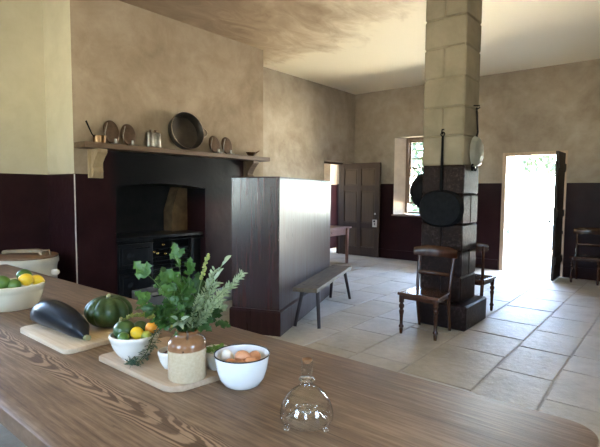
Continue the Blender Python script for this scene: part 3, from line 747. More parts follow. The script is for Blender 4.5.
# ---------------------------------------------------------------- the long table
TX0, TX1, TY0, TY1, TZ = -5.0, -.148, .533, 1.665, .78
tcx, tcy = (TX0 + TX1) / 2, (TY0 + TY1) / 2
tb = thing('kitchen_table', 'long scrubbed pine kitchen table in the foreground', 'table', (tcx, tcy, 0))
b = new(); hx, hy = (TX1 - TX0) / 2, (TY1 - TY0) / 2
prism(b, rounded_rect(-hx, hx, -hy, hy, (.10, .10, .03, .03), 8), XY(TZ - .06, TZ), .007)
obj('tabletop', b, M['table'], tb, 40)
for x in (-hx + .12, 0, hx - .20):
    for y in (-hy + .12, hy - .12):
        b = new(); prism(b, [(x - .045, y - .045), (x + .045, y - .045), (x + .045, y + .045), (x - .045, y + .045)], lambda u, v, s, x=x, y=y: Vector((x + (u - x) * (1 if s else .75), y + (v - y) * (1 if s else .75), TZ - .061 if s else 0))); obj('leg', b, M['tableleg'], tb)
b = new()
for y in (-hy + .13, hy - .13): box(b, (-hx + .14, y - .012, TZ - .20), (hx - .22, y + .012, TZ - .0612))
for x in (-hx + .13, hx - .21): box(b, (x - .012, -hy + .15, TZ - .20), (x + .012, hy - .15, TZ - .0612))
obj('apron', b, M['tableleg'], tb)

# ---------------------------------------------------------------- crock behind the table
cr = thing('crock', 'large cream lidded crock standing behind the far end of the table', 'crock', (-5.425, 1.99, 0))
b = new(); lathe(b, [(0, 0), (.27, 0), (.285, .02), (.295, .30), (.298, .66), (.305, .70), (.318, .72), (.318, .765), (.31, .772), (.29, .772), (.28, .70), (.28, .05), (0, .04)], 56); obj('crock_body', b, M['crock'], cr, 40)
b = new(); lathe(b, [(0, .773), (.31, .773), (.315, .778), (.315, .792), (.308, .797), (0, .797)], 56); ld = obj('lid', b, M['lid'], cr, 40)
b = new(); Mz = Matrix.Rotation(R(35), 4, 'Z')
prism(b, [(-.25, .797), (-.25, .83), (-.235, .842), (.12, .862), (.17, .855), (.2, .835), (.2, .797), (.18, .797), (.16, .825), (-.21, .812), (-.22, .797)], lambda u, v, s: Mz @ Vector((u, .03 if s else -.03, v))); obj('handle_bar', b, M['lidbar'], ld)
b = new(); tube(b, [Mz @ Vector((.19, 0, .845)), Mz @ Vector((.265, 0, .85)), Mz @ Vector((.275, 0, .80))], .009, 8); obj('handle_pin', b, M['lidbar'], ld, 50)
for a in (R(35), R(215)):
    b = new(); blob(b, (.05, .045, .035), (.325 * math.cos(a), .325 * math.sin(a), .615), 16, 10); obj('lug', b, M['whiteware'], cr, 60)

# ---------------------------------------------------------------- boards and vegetables
BT = TZ + .024
t = thing('chopping_board', 'pale chopping board under the dark marrow and green pumpkin', 'board', (-2.295, 1.065, TZ))
b = new(); prism(b, rounded_rect(-.265, .265, -.175, .175, (.04, .04, .04, .04), 6), XY(.0005, .024), .004); obj('board', b, M['board'], t, 40)
o = t
t2 = thing('chopping_board', 'worn chopping board under the stoneware jar and white mixing bowl', 'board', (-1.605, 1.115, TZ))
b = new(); prism(b, [(-.255, -.165), (.205, -.165), (.235, -.155), (.262, -.12), (.285, .03), (.285, .17), (.27, .185), (-.25, .185), (-.265, .17), (-.265, -.15)], XY(.0005, .024), .004); obj('board', b, M['board2'], t2, 40)

t = thing('marrow', 'long dark green-black marrow lying on the pale chopping board', 'vegetable', (-2.345, 1.000, BT), R(2))
b = new(); n = 20; pts = []; rad = []
for k in range(n + 1):
    u = k / n; rr = .070 * (math.sin(PI * min(1, u * 2.6 + .0) / 2) ** .55) * (1 - .52 * max(0, (u - .30) / .70) ** 2.0) if u > 0 else .008
    if u > .90: rr *= 1 - (u - .90) * 5.5
    rad.append(max(rr, .008)); pts.append((-.285 + .54 * u, .0 + .012 * math.sin(PI * u), 0))
for k in range(len(pts)): pts[k] = (pts[k][0], pts[k][1], max(rad[k], .018) * .98 + .0005 + (.0 if k else .03))
tube(b, pts, rad, 28); obj('body', b, M['marrow'], t, 60)
b = new(); e = Vector(pts[-1]); tube(b, [e + Vector((-.012, 0, 0)), e + Vector((.012, 0, .001)), e + Vector((.03, -.004, .004))], [.017, .011, .013], 8); obj('stalk', b, M['stalk'], t, 50)

t = thing('pumpkin', 'ribbed dark green pumpkin behind the marrow on the board', 'pumpkin', (-2.245, 1.205, BT))
def rib(p):
    a = math.atan2(p.y, p.x); r = math.hypot(p.x, p.y); k = 1 - .12 * (1 - abs(math.sin(a * 5))) * min(1, r * 1.6) ** 1
    z = p.z * (1 - .20 * math.exp(-(r / .28) ** 2)); return Vector((p.x * k, p.y * k, z))
b = new(); blob(b, (.118, .118, .082), (0, 0, .0755), 80, 28, rib); obj('body', b, M['pumpkin'], t, 80)
b = new(); tube(b, [(0, 0, .135), (.004, -.003, .15), (.012, -.006, .160)], [.016, .009, .011], 8); obj('stalk', b, M['stalk'], t, 50)

RV = Vector((.775, .632, 0)); TV = Vector((.632, -.775, 0)); UP = Vector((0, 0, 1))   # along and across the row of bowls
# bowls -------------------------------------------------------------------
def bowl_profile(h, rt, rb, th=.006, lip=.004, band=0):
    out = [(0, .004), (rb * .8, .004), (rb * .85, 0), (rb, 0), (rb * 1.03, .004)]
    n = 10
    for k in range(1, n + 1):
        u = k / n; out.append((rb + (rt - rb) * math.sin(u * PI / 2) ** .85, .004 + (h - .004) * u ** 1.15))
    ins = [(r - th, z + (th if i < 5 else 0)) for i, (r, z) in enumerate(out)][5:]
    if band:
        k = len(out) - 1
        o2 = [p for p in out if p[1] < h - band]; rr = o2[-1][0]
        out = o2 + [(rr + .001, h - band), (rr + lip + .001, h - band + .003), (rt + lip, h - .004), (rt + lip - .001, h)]
    else: out += [(rt + lip, h - .001), (rt + lip, h + .003)]
    return out + [(rt - th * .5, h + .003)] + ins[::-1] + [(rb * .5, .004 + th), (0, .004 + th)]
t = thing('cream_bowl', 'cream glazed bowl of limes and lemons at left edge of table', 'bowl', (-3.147, 1.066, TZ))
b = new(); lathe(b, bowl_profile(.145, .180, .136, .008, .004, .036), 56); obj('bowl', b, M['cream'], t, 50)
def fruit(name, label, cat, c, r, mat, group, sq=(1, 1, 1), rot=(0, 0, 0), nub=0, stem=False):
    t = thing(name, label, cat, c, 0, group, rot)
    def f(p):
        if nub:
            k = 1 + nub * max(0, abs(p.x) - .8) / .2 * .9; return Vector((p.x * k, p.y, p.z))
        return p
    b = new(); blob(b, (r * sq[0], r * sq[1], r * sq[2]), (0, 0, 0), 24, 16, f); obj('fruit', b, M[mat], t, 60)
    if nub or stem:
        b = new(); tube(b, [(r * sq[0] * (1 + nub * .6) * .97, 0, 0), (r * sq[0] * (1 + nub) + .004, 0, 0)], .004, 6); obj('stem_end', b, M['stalk'], t, 60)
    return t
cb = Vector((-3.147, 1.066, TZ))
G = 'fruit in the cream bowl'
for (nm, lb, dx, dy, dz, r, mt, sq, nub) in (
    ('lime', 'biggest green lime at front of the cream bowl', .0, .085, .165, .044, 'lime', (1.08, 1, 1), .1),
    ('lime', 'green lime at left edge of the cream bowl', -.075, .040, .162, .043, 'lime', (1.1, 1, 1), .1),
    ('lime', 'green lime at the back of the cream bowl', .045, -.065, .180, .042, 'lime', (1.1, 1, 1), .1),
    ('lime', 'lime tucked low between the front lime and the lemon', .058, .062, .146, .037, 'lime', (1.1, 1, 1), .1),
    ('lemon', 'rounder yellow lemon in middle of the cream bowl', .098, .005, .170, .037, 'lemon', (1.12, 1, 1), .15),
    ('lemon', 'yellow lemon at the right rim of the cream bowl', .135, -.045, .158, .032, 'lemon', (1.25, 1, 1), .15)):
    fruit(nm, lb, nm, cb + RV * dx + TV * dy + UP * dz, r, mt, G, sq, (.2, .3, rng.uniform(0, 3)), nub)

mb = Vector((-1.733, 1.041, BT))
t = thing('mixing_bowl', 'white mixing bowl heaped with squash and citrus on the worn board', 'bowl', mb)
b = new(); lathe(b, bowl_profile(.100, .097, .05, .006, .004, .022), 52); obj('bowl', b, M['whiteware'], t, 50)
G = 'fruit in the white mixing bowl'
t = thing('round_squash', 'round dark green squash with stalk at left of the mixing bowl', 'squash', mb + RV * -.044 + TV * -.004 + UP * .113, 0, None, (.25, -.2, .4))
b = new(); blob(b, (.045, .045, .042), (0, 0, 0), 28, 18); obj('fruit', b, M['gem'], t, 60)
b = new(); tube(b, [(0, 0, .040), (.002, 0, .050), (.007, 0, .056)], [.009, .006, .007], 8); obj('stalk', b, M['stalk'], t, 50)
for (nm, lb, dx, dy, dz, r, mt, sq, nub, ct) in (
    ('lime', 'small green lime at the front of the white mixing bowl', -.022, .064, .100, .024, 'lime', (1.15, 1, 1), .1, 'lime'),
    ('lemon', 'yellow lemon in the middle of the white mixing bowl', .020, .030, .111, .0255, 'lemon', (1.1, 1, 1), .12, 'lemon'),
    ('orange', 'orange at the right of the white mixing bowl', .066, -.020, .118, .0275, 'orange', (1, 1, .95), 0, 'orange'),
    ('lime', 'yellowing lime at the right rim of the mixing bowl', .060, .034, .100, .0215, 'limeyellow', (1.2, 1, 1), .1, 'lime'),
    ('lime', 'dark lime hidden at the back of the mixing bowl', .005, -.055, .105, .033, 'gem', (1.1, 1, 1), .05, 'lime')):
    fruit(nm, lb, ct, mb + RV * dx + TV * dy + UP * dz, r, mt, G, sq, (.3, .2, {'orange': 1}.get(nm, rng.uniform(-.5, .8))), nub)

jp = Vector((-1.397, 1.053, BT))
t = thing('stoneware_jar', 'two-tone stoneware jar holding the bunch of herbs', 'jar', jp)
b = new(); lathe(b, [(0, .003), (.062, .003), (.066, 0), (.070, .004), (.0705, .10), (.0705, .128), (.068, .140), (.060, .150), (.046, .157), (.040, .162), (.039, .168), (.043, .173), (.044, .180), (.040, .183), (.033, .182), (.032, .165), (.060, .135), (.063, .02), (0, .012)], 48); obj('jar_body', b, M['jar'], t, 50)
b = new(); blob(b, (.004, .004, .004), (.046, -.0525, .118), 8, 6); obj('glaze_spot', b, M['stain'], t, 60)
b = new(); tube(b, [(.036, -.026, .158), (.047, -.033, .170), (.047, -.033, .183), (.034, -.026, .185)], .0035, 6); obj('wire_clip', b, M['tin'], t, 60)

sb = Vector((-1.528, 1.075, BT))
t = thing('small_bowl', 'small white bowl of dark berries left of the jar', 'bowl', sb)
b = new(); lathe(b, bowl_profile(.066, .050, .030, .004, .002, .016), 40); obj('bowl', b, M['whiteware'], t, 50)
for k in range(9):
    a = 2 * PI * k / 8; rr = .026 if k < 8 else 0
    b = new(); blob(b, (.0105, .0105, .0098), (0, 0, 0), 14, 10); o = tag(obj('berry', b, M['berry'], None, 60), 'dark red berry in the small white bowl left of the jar', 'berry', 'dark berries in the small bowl'); o.location = sb + Vector((rr * math.cos(a), rr * math.sin(a), .049 + (.006 if k == 8 else 0)))
sg = Vector((-1.385, 1.185, BT))
t = thing('small_bowl', 'small cream bowl of green leaves behind the jar', 'bowl', sg)
b = new(); lathe(b, bowl_profile(.072, .056, .034, .004, .002, .016), 40); obj('bowl', b, M['whiteware'], t, 50)

# enamel bowl and eggs
eb = Vector((-1.233, 1.177, TZ))
t = thing('enamel_bowl', 'white enamel bowl of eggs with a dark rim', 'bowl', eb)
b = new(); lathe(b, [(0, .003), (.045, .003), (.055, 0), (.068, .008), (.083, .03), (.092, .06), (.098, .095), (.1015, .1175), (.099, .1175), (.0955, .095), (.0895, .06), (.0805, .032), (.065, .011), (0, .008)], 56); obj('bowl', b, M['enamel'], t, 50)
b = new(); tube(b, [(.1015 * math.cos(2 * PI * k / 56), .1015 * math.sin(2 * PI * k / 56), .1185) for k in range(57)], .0027, 6, False); o = obj('rolled_rim', b, M['enamelrim'], t, 60); o['label'] = 'thin black rolled rim'
def egg(label, d, rot, mat):
    t = thing('egg', label, 'egg', eb + Vector(d), 0, 'eggs in the enamel bowl', rot)
    b = new(); blob(b, (.0235, .0235, .031), (0, 0, 0), 20, 14, lambda p: Vector((p.x * (1 - .12 * p.z), p.y * (1 - .12 * p.z), p.z))); obj('shell', b, M[mat], t, 80)
egg('single white egg at left of the enamel bowl', (-.058, -.022, .098), (.35, .2, 0), 'eggwhite')
egg('brown egg in front, right beside the white egg', (-.012, -.050, .085), (1.3, .3, .4), 'eggbrown')
egg('topmost brown egg in the middle of the enamel bowl', (.008, -.005, .108), (1.35, 0, 1.9), 'eggbrown')
egg('brown egg at the right of the enamel bowl', (.055, -.002, .094), (1.2, .3, -.8), 'eggbrown')
egg('brown egg at the front right of the enamel bowl', (.034, -.045, .090), (1.4, .2, 1.0), 'eggbrown')
egg('brown egg at the back of the enamel bowl', (.012, .05, .092), (1.4, .1, .2), 'eggbrown')

# glass fly trap
fp = Vector((-.857, 1.090, TZ))
ZS = 1.10
t = thing('glass_fly_trap', 'clear blown glass fly trap with cork on three feet', 'fly trap', fp); t.scale = (1.03, 1.03, ZS)
outer = [(.0255, .050), (.026, .048), (.034, .044), (.045, .033), (.056, .022), (.066, .0175), (.074, .019), (.079, .027), (.0800, .039), (.077, .055), (.070, .072), (.059, .088), (.045, .101), (.031, .110), (.0215, .116), (.0172, .122), (.0160, .130), (.0160, .178), (.0172, .183), (.0172, .187)]
def inset(prof, d):
    out = []
    for i, (r, z) in enumerate(prof):
        (r0, z0), (r1, z1) = prof[max(0, i - 1)], prof[min(len(prof) - 1, i + 1)]
        l = math.hypot(r1 - r0, z1 - z0); out.append((r - (z1 - z0) / l * d, z + (r1 - r0) / l * d))
    return out
inner = [(outer[-1][0] - .0011, outer[-1][1])] + inset(outer, .0011)[1:-1][::-1] + [(outer[0][0] + .0008, outer[0][1] + .001)]
b = new(); lathe(b, outer + inner, 56, closed=True); obj('dome', b, M['glass'], t, 60)
b = new(); lathe(b, [(.0163, .130), (.0225, .1315), (.024, .134), (.0225, .1365), (.0163, .138)], 32, closed=True); obj('neck_ring', b, M['solidglass'], t, 60)
b = new(); lathe(b, [(.022, .0495), (.0245, .0472), (.028, .048), (.0285, .052), (.0255, .0545), (.0225, .053)], 32, closed=True); obj('inner_lip', b, M['solidglass'], t, 60)
b = new(); lathe(b, [(0, .181), (.0118, .181), (.0118, .1872), (.0148, .1874), (.0148, .191), (.0138, .192), (0, .192)], 20); obj('cork', b, M['cork'], t, 50)
for k in range(3):
    a = R(-95 + 120 * k) + R(-18)
    b = new(); blob(b, (.0095, .0095, .0102), (.0665 * math.cos(a), .0665 * math.sin(a), .0102), 14, 10); obj('foot', b, M['solidglass'], t, 60)

# ---------------------------------------------------------------- herbs
mouth = jp + Vector((0, 0, .183))
hr = random.Random(5)
def leaf(bm, p, d, nrm, L, W, lobes=0, curl=.15):
    """a folded, drooping blade from p along d; lobes > 0 cuts the margin"""
    d = d.normalized(); s = d.cross(nrm).normalized(); nn = s.cross(d).normalized()
    n = 7 if not lobes else 4 * lobes + 1
    L_, C_, R_ = [], [], []
    for k in range(n + 1):
        u = k / n
        w = W * math.sin(PI * min(1, .06 + u * .97)) ** .8
        if lobes:
            w *= .45 + .75 * (1 - (u * lobes) % 1.0) if u < .99 else .2
        q = p + d * (L * u) - nn * (curl * L * u * u)
        C_.append(bm.verts.new(q)); L_.append(bm.verts.new(q + s * w + nn * w * .30 + d * (W * .25 if lobes else 0))); R_.append(bm.verts.new(q - s * w + nn * w * .30 + d * (W * .25 if lobes else 0)))
    for k in range(n):
        bm.faces.new((C_[k], C_[k + 1], L_[k + 1], L_[k])); bm.faces.new((R_[k], R_[k + 1], C_[k + 1], C_[k]))
def curve(p0, p1, bow, n=8):
    p0, p1 = Vector(p0), Vector(p1)
    return [p0.lerp(p1, k / n) + bow * math.sin(PI * k / n) for k in range(n + 1)]
def rnd(): return Vector((hr.uniform(-1, 1), hr.uniform(-1, 1), hr.uniform(-1, 1)))
def tipof(px, py, dep=0):      # offset in metres right / up / towards the viewer's side from the jar mouth
    return mouth + RV * px + UP * py + TV * dep
def broad(label, tip, nl, size, mat, bow=.03, start=.25):
    nl = int(nl * 1.1); size *= 1.12
    t = thing('herb_sprig', label, 'herb', mouth, 0, 'broad-leaved herbs in the jar')
    base = Vector((hr.uniform(-.012, .012), hr.uniform(-.012, .012), -.055)); tip = tip - mouth
    side = Vector((-tip.y, tip.x, 0)).normalized() * hr.uniform(-.02, .02)
    pts = curve(base, tip, UP * bow + side)
    b = new(); tube(b, pts, [.0026 - .0016 * k / 8 for k in range(9)], 6); obj('stem', b, M['hstem'], t, 60)
    b = new()
    for k in range(nl):
        u = start + (1 - start) * (k / max(1, nl - 1)); i = min(7, int(u * 8)); p = pts[i].lerp(pts[i + 1], min(1, u * 8 - i))
        ax = (pts[i + 1] - pts[i]).normalized()
        d = (ax * .6 + rnd() * .75 + TV * .25).normalized() if k < nl - 1 else (ax + rnd() * .25)
        st = p + d * size * .35
        tube(b, [p, st], .0011, 4)
        nr = (UP * .8 + TV * .9 + rnd() * .7)
        sz = size * hr.uniform(.75, 1.15)
        leaf(b, st, d, nr, sz, sz * .33, 3, hr.uniform(.05, .35))
        for s in (-1, 1):
            dd = (d + d.cross(nr).normalized() * s * 1.0).normalized(); leaf(b, st, dd, nr, sz * .68, sz * .25, 2, .2)
    obj('leaves', b, M[mat], t, 180, normals=False)
k = .00362
B = [('uppermost broad-leaved sprig reaching toward the fire range', (-8 * k, 68 * k, -.02), 6, .052, 'celery'),
     ('broad-leaved sprig reaching furthest left over the mixing bowl', (-33 * k, 50 * k, .0), 6, .056, 'celery'),
     ('broad-leaved sprig drooping low at the left of the bunch', (-34 * k, 27 * k, .02), 6, .05, 'celery'),
     ('bright broad-leaved sprig in the middle of the bunch', (-7 * k, 46 * k, .03), 8, .05, 'celery'),
     ('shaded broad-leaved sprig at the back of the bunch', (-22 * k, 45 * k, -.06), 8, .052, 'celeryd'),
     ('dark leafy sprig low at the right of the jar mouth', (24 * k, 16 * k, .02), 8, .045, 'celeryd'),
     ('dark leafy sprig at the front of the jar mouth', (-4 * k, 20 * k, .05), 8, .045, 'celery'),
     ('dark leafy sprig between the broad leaves and the rosemary', (9 * k, 36 * k, -.02), 9, .046, 'celeryd'),
     ('broad-leaved sprig leaning left just above the jar shoulder', (-25 * k, 24 * k, .05), 8, .046, 'celeryd'),
     ('small leafy sprig hanging low toward the mixing bowl', (-22 * k, 10 * k, .02), 8, .04, 'celery'),
     ('bright leafy sprig standing at the very centre of the bunch', (3 * k, 58 * k, .0), 7, .045, 'celery'),
     ('leafy sprig hanging beside the right of the jar', (30 * k, 6 * k, -.03), 8, .040, 'celeryd')]
for lb, (dx, dy, dp), nl, sz, mt in B: broad(lb, tipof(dx, dy, dp), nl, sz, mt)
def needles(label, tip, bow, L=.020, n=70, mat='rosemary', w=.0022, start=.28):
    t = thing('rosemary_sprig', label, 'herb', mouth, 0, 'rosemary in the jar')
    base = Vector((hr.uniform(-.012, .012), hr.uniform(-.012, .012), -.055)); pts = curve(base, tip - mouth, bow, 10)
    b = new(); tube(b, pts, [.0022 - .0013 * k / 10 for k in range(11)], 6); obj('stem', b, M['hstem'], t, 60)
    b = new()
    for q in range(n):
        u = start + (1 - start) * q / (n - 1); i = min(9, int(u * 10)); p = pts[i].lerp(pts[i + 1], min(1, u * 10 - i)); ax = (pts[i + 1] - pts[i]).normalized()
        r_ = rnd(); r_ = (r_ - ax * r_.dot(ax)).normalized(); d = (ax * .8 + r_).normalized(); leaf(b, p, d, r_.cross(ax) + rnd() * .4, L * hr.uniform(.7, 1.15) * (1.1 - .4 * u), w, 0, .1)
    obj('needles', b, M[mat], t, 180, normals=False)
N = [('longest rosemary sprig arching far right', (57 * k, 58 * k, .0), (.0, .01), .030, 80),
     ('rosemary sprig just below the longest one', (46 * k, 48 * k, .03), (0, .02), .027, 80),
     ('rosemary sprig rising through the middle right', (30 * k, 47 * k, .0), (0, .01), .026, 80),
     ('rosemary sprig leaning right, lower in the bunch', (38 * k, 34 * k, .04), (0, .02), .026, 80),
     ('short rosemary sprig above the jar mouth', (16 * k, 36 * k, .03), (0, .01), .024, 70),
     ('rosemary sprig between the bud spike and the sage', (27 * k, 60 * k, -.03), (0, .01), .025, 70),
     ('rosemary sprig spreading low over the jar shoulder', (27 * k, 20 * k, .05), (0, .03), .025, 70),
     ('drooping rosemary sprig at the far right below', (40 * k, 22 * k, .0), (0, .04), .024, 70)]
for lb, (dx, dy, dp), (bs, bu), L, n in N: needles(lb, tipof(dx, dy, dp), UP * bu, L * 1.1, int(n * 1.8), w=.0027)
# sage, bud spike
def sage(label, tip, nl, L):
    t = thing('sage_sprig', label, 'herb', mouth, 0, 'sage in the jar')
    base = Vector((0, 0, -.055)); pts = curve(base, tip - mouth, UP * .02)
    b = new(); tube(b, pts, .0018, 6); obj('stem', b, M['hstem'], t, 60)
    b = new()
    for q in range(nl):
        u = .5 + .5 * q / (nl - 1); i = min(7, int(u * 8)); p = pts[i].lerp(pts[i + 1], min(1, u * 8 - i)); ax = (pts[i + 1] - pts[i]).normalized()
        d = ax * .8 + rnd() * .7; leaf(b, p, d, UP + TV + rnd() * .5, L * hr.uniform(.8, 1.1), L * .17, 0, .2)
    obj('leaves', b, M['sage'], t, 180, normals=False)
sage('sage sprig standing tall at the right beside the settle', tipof(38 * k, 70 * k, -.02), 8, .045)
sage('pale sage sprig drooping over the front of the jar', tipof(-3 * k, 14 * k, .07), 9, .05)
t = thing('bud_spike', 'upright spike of yellow-green buds above the rosemary', 'herb', mouth)
pts = curve((.0, .0, -.055), tipof(21 * k, 76 * k, -.02) - mouth, UP * .01, 12)
b = new(); tube(b, pts, .0016, 6); obj('stem', b, M['hstem'], t, 60)
b = new()
for q in range(46):
    u = .70 + .30 * q / 45; i = min(11, int(u * 12)); p = pts[i].lerp(pts[i + 1], min(1, u * 12 - i)); r_ = rnd(); r_.z *= .2; blob(b, (.0044, .0044, .0044), p + r_.normalized() * .0055, 8, 6)
obj('buds', b, M['spike'], t, 60)

# fronds and a bud stalk lying by the mixing bowl
def frond(name, label, pts, mat, L, n, loc, w=.0012, dens=3):
    t = thing(name, label, 'herb', loc)
    P_ = [Vector(p) for p in pts]; fine = []
    for a, c in zip(P_, P_[1:]):
        for q in range(6): fine.append(a.lerp(c, q / 6))
    fine.append(P_[-1])
    b = new(); tube(b, fine, .0016, 6); obj('stem', b, M['hstem'], t, 60)
    b = new(); m = len(fine) - 1
    for q in range(n):
        u = .1 + .9 * q / n; i = min(m - 1, int(u * m)); p = fine[i]; ax = (fine[i + 1] - fine[i]).normalized()
        r_ = rnd(); r_ = (r_ - ax * r_.dot(ax)).normalized(); r_.z = abs(r_.z) * .6
        d = (ax * .6 + r_).normalized(); e = p + d * L * hr.uniform(.6, 1)
        tube(b, [p, e], [.0009, .0005], 4)
        for z in range(dens):
            s = p.lerp(e, .35 + .2 * z); dd = (d + rnd() * .9).normalized(); dd.z = max(dd.z, -.1); leaf(b, s, dd, UP + rnd(), L * .5, w, 0, .1)
    obj('fronds', b, M[mat], t, 180, normals=False)
frond('dill_frond', 'feathery blue-green frond draped between the mixing bowl and jar', [(-.06, .06, .13), (-.035, .02, .10), (-.02, -.02, .05), (-.02, -.06, .018), (-.04, -.085, .012)], 'dill', .034, 60, (-1.60, 1.045, BT), .0016, 4)
frond('flower_stalk', 'yellow-green flowering stalk lying behind the mixing bowl', [RV * -.075 + UP * .128, RV * -.03 + UP * .150, RV * .02 + UP * .152, RV * .08 + UP * .140, RV * .15 + UP * .10], 'spike', .018, 110, Vector((-1.74, 1.036, BT)) - TV * .075, .0036, 4)
frond('thyme_sprig', 'tiny thyme sprig lying at the foot of the mixing bowl', [(-.035, 0, .006), (0, .004, .010), (.035, 0, .006)], 'dill', .012, 26, (-1.66, .985, BT), .0022, 3)
# green leaves in the small bowl: a heap nobody could count
b = new()
for q in range(46):
    a = hr.uniform(0, 2 * PI); rr = .042 * math.sqrt(hr.random()); p = Vector((rr * math.cos(a), rr * math.sin(a), .062 + hr.uniform(0, .020)))
    d = Vector((math.cos(a), math.sin(a), hr.uniform(.1, .9))) + rnd() * .6; leaf(b, p - d.normalized() * .010, d, UP + rnd() * .6, .026, .0085, 2, .2)
o = tag(obj('salad_leaves', b, M['salad'], None, 180, normals=False), 'heap of bright green leaves in the small cream bowl', 'leaves', None, 'stuff'); o.location = sg

# ---------------------------------------------------------------- outdoors
b = new(); box(b, (-7, YB + T + .001, -.14), (2, 11.9, -.03)); o = struct(obj('ground', b, M['hood']))
b = new(); box(b, (-13, 14.6, -.14), (-.2, 24.6, -.04), .03); o = struct(obj('ground_bed', b, M['hood']))
t = thing('tree', 'leafy tree outside beyond the open doorway', 'tree', (-3.1, 19.0, -.04), 0, 'garden trees')
b = new(); tube(b, [(0, 0, 0), (.1, 0, 1.6), (-.1, 0, 3.2), (.2, 0, 5.2)], [.22, .17, .14, .05], 10); 
for a in range(5): tube(b, [(0, 0, 2.4 + .3 * a), (1.3 * math.cos(a * 1.3), 1.3 * math.sin(a * 1.3), 3.6 + .4 * a)], [.07, .03], 6)
obj('trunk', b, M['bark'], t, 60)
b = new(); tr = random.Random(3)
for q in range(1500):
    v = Vector((tr.gauss(0, 1), tr.gauss(0, 1), tr.gauss(0, 1))).normalized() * tr.uniform(.45, 1) ** .5
    p = Vector((v.x * 2.6, v.y * 2.2, 3.75 + v.z * 1.85)) ; d = Vector((tr.uniform(-1, 1), tr.uniform(-1, 1), tr.uniform(-1, .4)))
    leaf(b, p, d, Vector((tr.uniform(-1, 1), tr.uniform(-1, 1), 1)), .26, .07, 0, .2)
obj('foliage', b, M['treeleaf'], t, 180, normals=False)

dup(t, 'leafy tree outside, seen through the left panes of the back window', (-11.2, 18.4, -.04), 1.3)
dup(t, 'leafy tree outside behind the stone pillar, past the back window', (-7.0, 17.7, -.04), 2.6)
def shrub(label, loc, seed):  # shrubs added to keep bright ground out of the settle's reflection
    t = thing('added_shrub', label, 'shrub', loc, 0, 'added screening shrubs'); q = random.Random(seed)
    b = new(); tube(b, [(0, 0, 0), (.05, 0, .6), (0, .05, 1.2)], [.08, .06, .03], 8); obj('stem', b, M['bark'], t, 60)
    b = new()
    for _ in range(900):
        v = Vector((q.gauss(0, 1), q.gauss(0, 1), abs(q.gauss(0, 1)))).normalized() * q.uniform(.5, 1) ** .5
        d = Vector((q.uniform(-1, 1), q.uniform(-1, 1), q.uniform(-.6, 1))); leaf(b, Vector((v.x * 1.9, v.y * 1.2, .12 + v.z * 2.2)), d, rnd(), .24, .075, 0, .2)
    obj('foliage', b, M['treeleaf'], t, 180, normals=False)
shrub('added screening shrub outside, low behind the left panes of the back window', (-10.2, 15.9, -.04), 4)
shrub('added screening shrub outside, hidden mostly by the stone pillar', (-6.2, 15.9, -.04), 9)
# ---------------------------------------------------------------- light
w = bpy.data.worlds.new('daylight'); scene.world = w; w.use_nodes = True
nt = w.node_tree; bg = nt.nodes['Background']
tc = nt.nodes.new('ShaderNodeTexCoord'); sp = nt.nodes.new('ShaderNodeSeparateXYZ'); cr = nt.nodes.new('ShaderNodeValToRGB'); ma = nt.nodes.new('ShaderNodeMath')
ma.operation = 'MULTIPLY_ADD'; ma.inputs[1].default_value = .5; ma.inputs[2].default_value = .5
nt.links.new(tc.outputs['Generated'], sp.inputs[0]); nt.links.new(sp.outputs[2], ma.inputs[0]); nt.links.new(ma.outputs[0], cr.inputs[0])
st = [(0.0, (.20, .17, .13)), (.17, (.30, .26, .19)), (.25, (1.72, 1.58, 1.30)), (.47, (1.72, 1.58, 1.32)), (.50, (.80, .97, .90)), (.56, (.70, .94, 1.32)), (.64, (.66, .94, 1.52)), (1.0, (.66, .86, 1.25))]
els = cr.color_ramp.elements
while len(els) < len(st): els.new(.5)
for e, (p, c) in zip(els, st): e.position = p; e.color = (*c, 1)
gy = nt.nodes.new('ShaderNodeMapRange'); gy.inputs[1].default_value = -.6; gy.inputs[2].default_value = .6; gy.inputs[3].default_value = .8; gy.inputs[4].default_value = 2.3
nt.links.new(sp.outputs[1], gy.inputs[0])
lowf = nt.nodes.new('ShaderNodeMapRange'); lowf.inputs[1].default_value = -.02; lowf.inputs[2].default_value = .04; nt.links.new(sp.outputs[2], lowf.inputs[0])
mf = nt.nodes.new('ShaderNodeMix'); nt.links.new(lowf.outputs[0], mf.inputs[0]); nt.links.new(gy.outputs[0], mf.inputs[2]); mf.inputs[3].default_value = 1.0
gs = nt.nodes.new('ShaderNodeMapRange'); gs.inputs[1].default_value = -.6; gs.inputs[2].default_value = .6; gs.inputs[3].default_value = .95; gs.inputs[4].default_value = 1.5
nt.links.new(sp.outputs[1], gs.inputs[0]); nt.links.new(gs.outputs[0], mf.inputs[3])
vm = nt.nodes.new('ShaderNodeVectorMath'); vm.operation = 'SCALE'; nt.links.new(cr.outputs[0], vm.inputs[0]); nt.links.new(mf.outputs[0], vm.inputs[3])
nt.links.new(vm.outputs[0], bg.inputs[0]); bg.inputs[1].default_value = 14.0

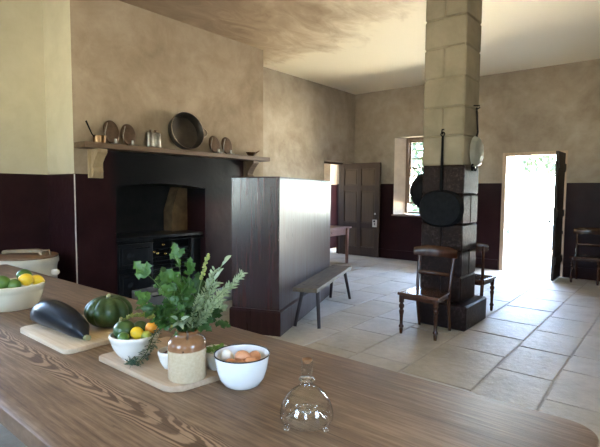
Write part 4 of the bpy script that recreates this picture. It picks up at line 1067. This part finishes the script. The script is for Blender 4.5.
def portal(c, sx, sz, rot):
    L = bpy.data.lights.new('daylight_portal', 'AREA'); L.shape = 'RECTANGLE'; L.size = sx; L.size_y = sz; L.cycles.is_portal = True
    o = bpy.data.objects.new('daylight_portal', L); COL.objects.link(o); o.location = c; o.rotation_euler = rot
# area lights shine along local -z
for (a, c, z0, z1) in RW: portal(((a + c) / 2, YR - T - .01, (z0 + z1) / 2), c - a, z1 - z0, (R(90), 0, PI))
for (a, c, z0, z1) in SW: portal((XR + T + .01, (a + c) / 2, (z0 + z1) / 2), c - a, z1 - z0, (R(90), 0, R(90)))
portal(((BW[0] + BW[1]) / 2, YB + T + .01, (BW[2] + BW[3]) / 2), BW[1] - BW[0], BW[3] - BW[2], (R(90), 0, 0))
portal(((BD[0] + BD[1]) / 2, YB + T + .01, BD[3] / 2), BD[1] - BD[0], BD[3], (R(90), 0, 0))
portal((XL - T - .01, (LW[0] + LW[1]) / 2, (LW[2] + LW[3]) / 2), LW[1] - LW[0], LW[3] - LW[2], (R(90), 0, R(-90)))
portal((-8.61, 8.4, 1.6), 1.0, 1.0, (R(90), 0, R(-90)))

# ---------------------------------------------------------------- camera
cam = bpy.data.cameras.new('camera'); co = bpy.data.objects.new('camera', cam); COL.objects.link(co); scene.camera = co
cam.sensor_fit = 'HORIZONTAL'; cam.sensor_width = 36; cam.lens = 465.59 / 600 * 36; cam.clip_start = .05; cam.clip_end = 200
co.location = (0, 0, 1.5)
pitch, roll, yaw = R(3.971), R(-.413), R(39.19)
co.matrix_world = Matrix.Translation((0, 0, 1.5)) @ Matrix.Rotation(yaw, 4, 'Z') @ Matrix.Rotation(R(90) - pitch, 4, 'X') @ Matrix.Rotation(-roll, 4, 'Z')

scene.view_settings.view_transform = 'Standard'; scene.view_settings.look = 'None'; scene.view_settings.gamma = 1
scene.view_settings.exposure = 1.06
scene.cycles.use_denoising = True
scene.cycles.max_bounces = 10; scene.cycles.diffuse_bounces = 6; scene.cycles.glossy_bounces = 5; scene.cycles.transmission_bounces = 10; scene.cycles.transparent_max_bounces = 24
scene.cycles.caustics_reflective = True; scene.cycles.sample_clamp_indirect = 8
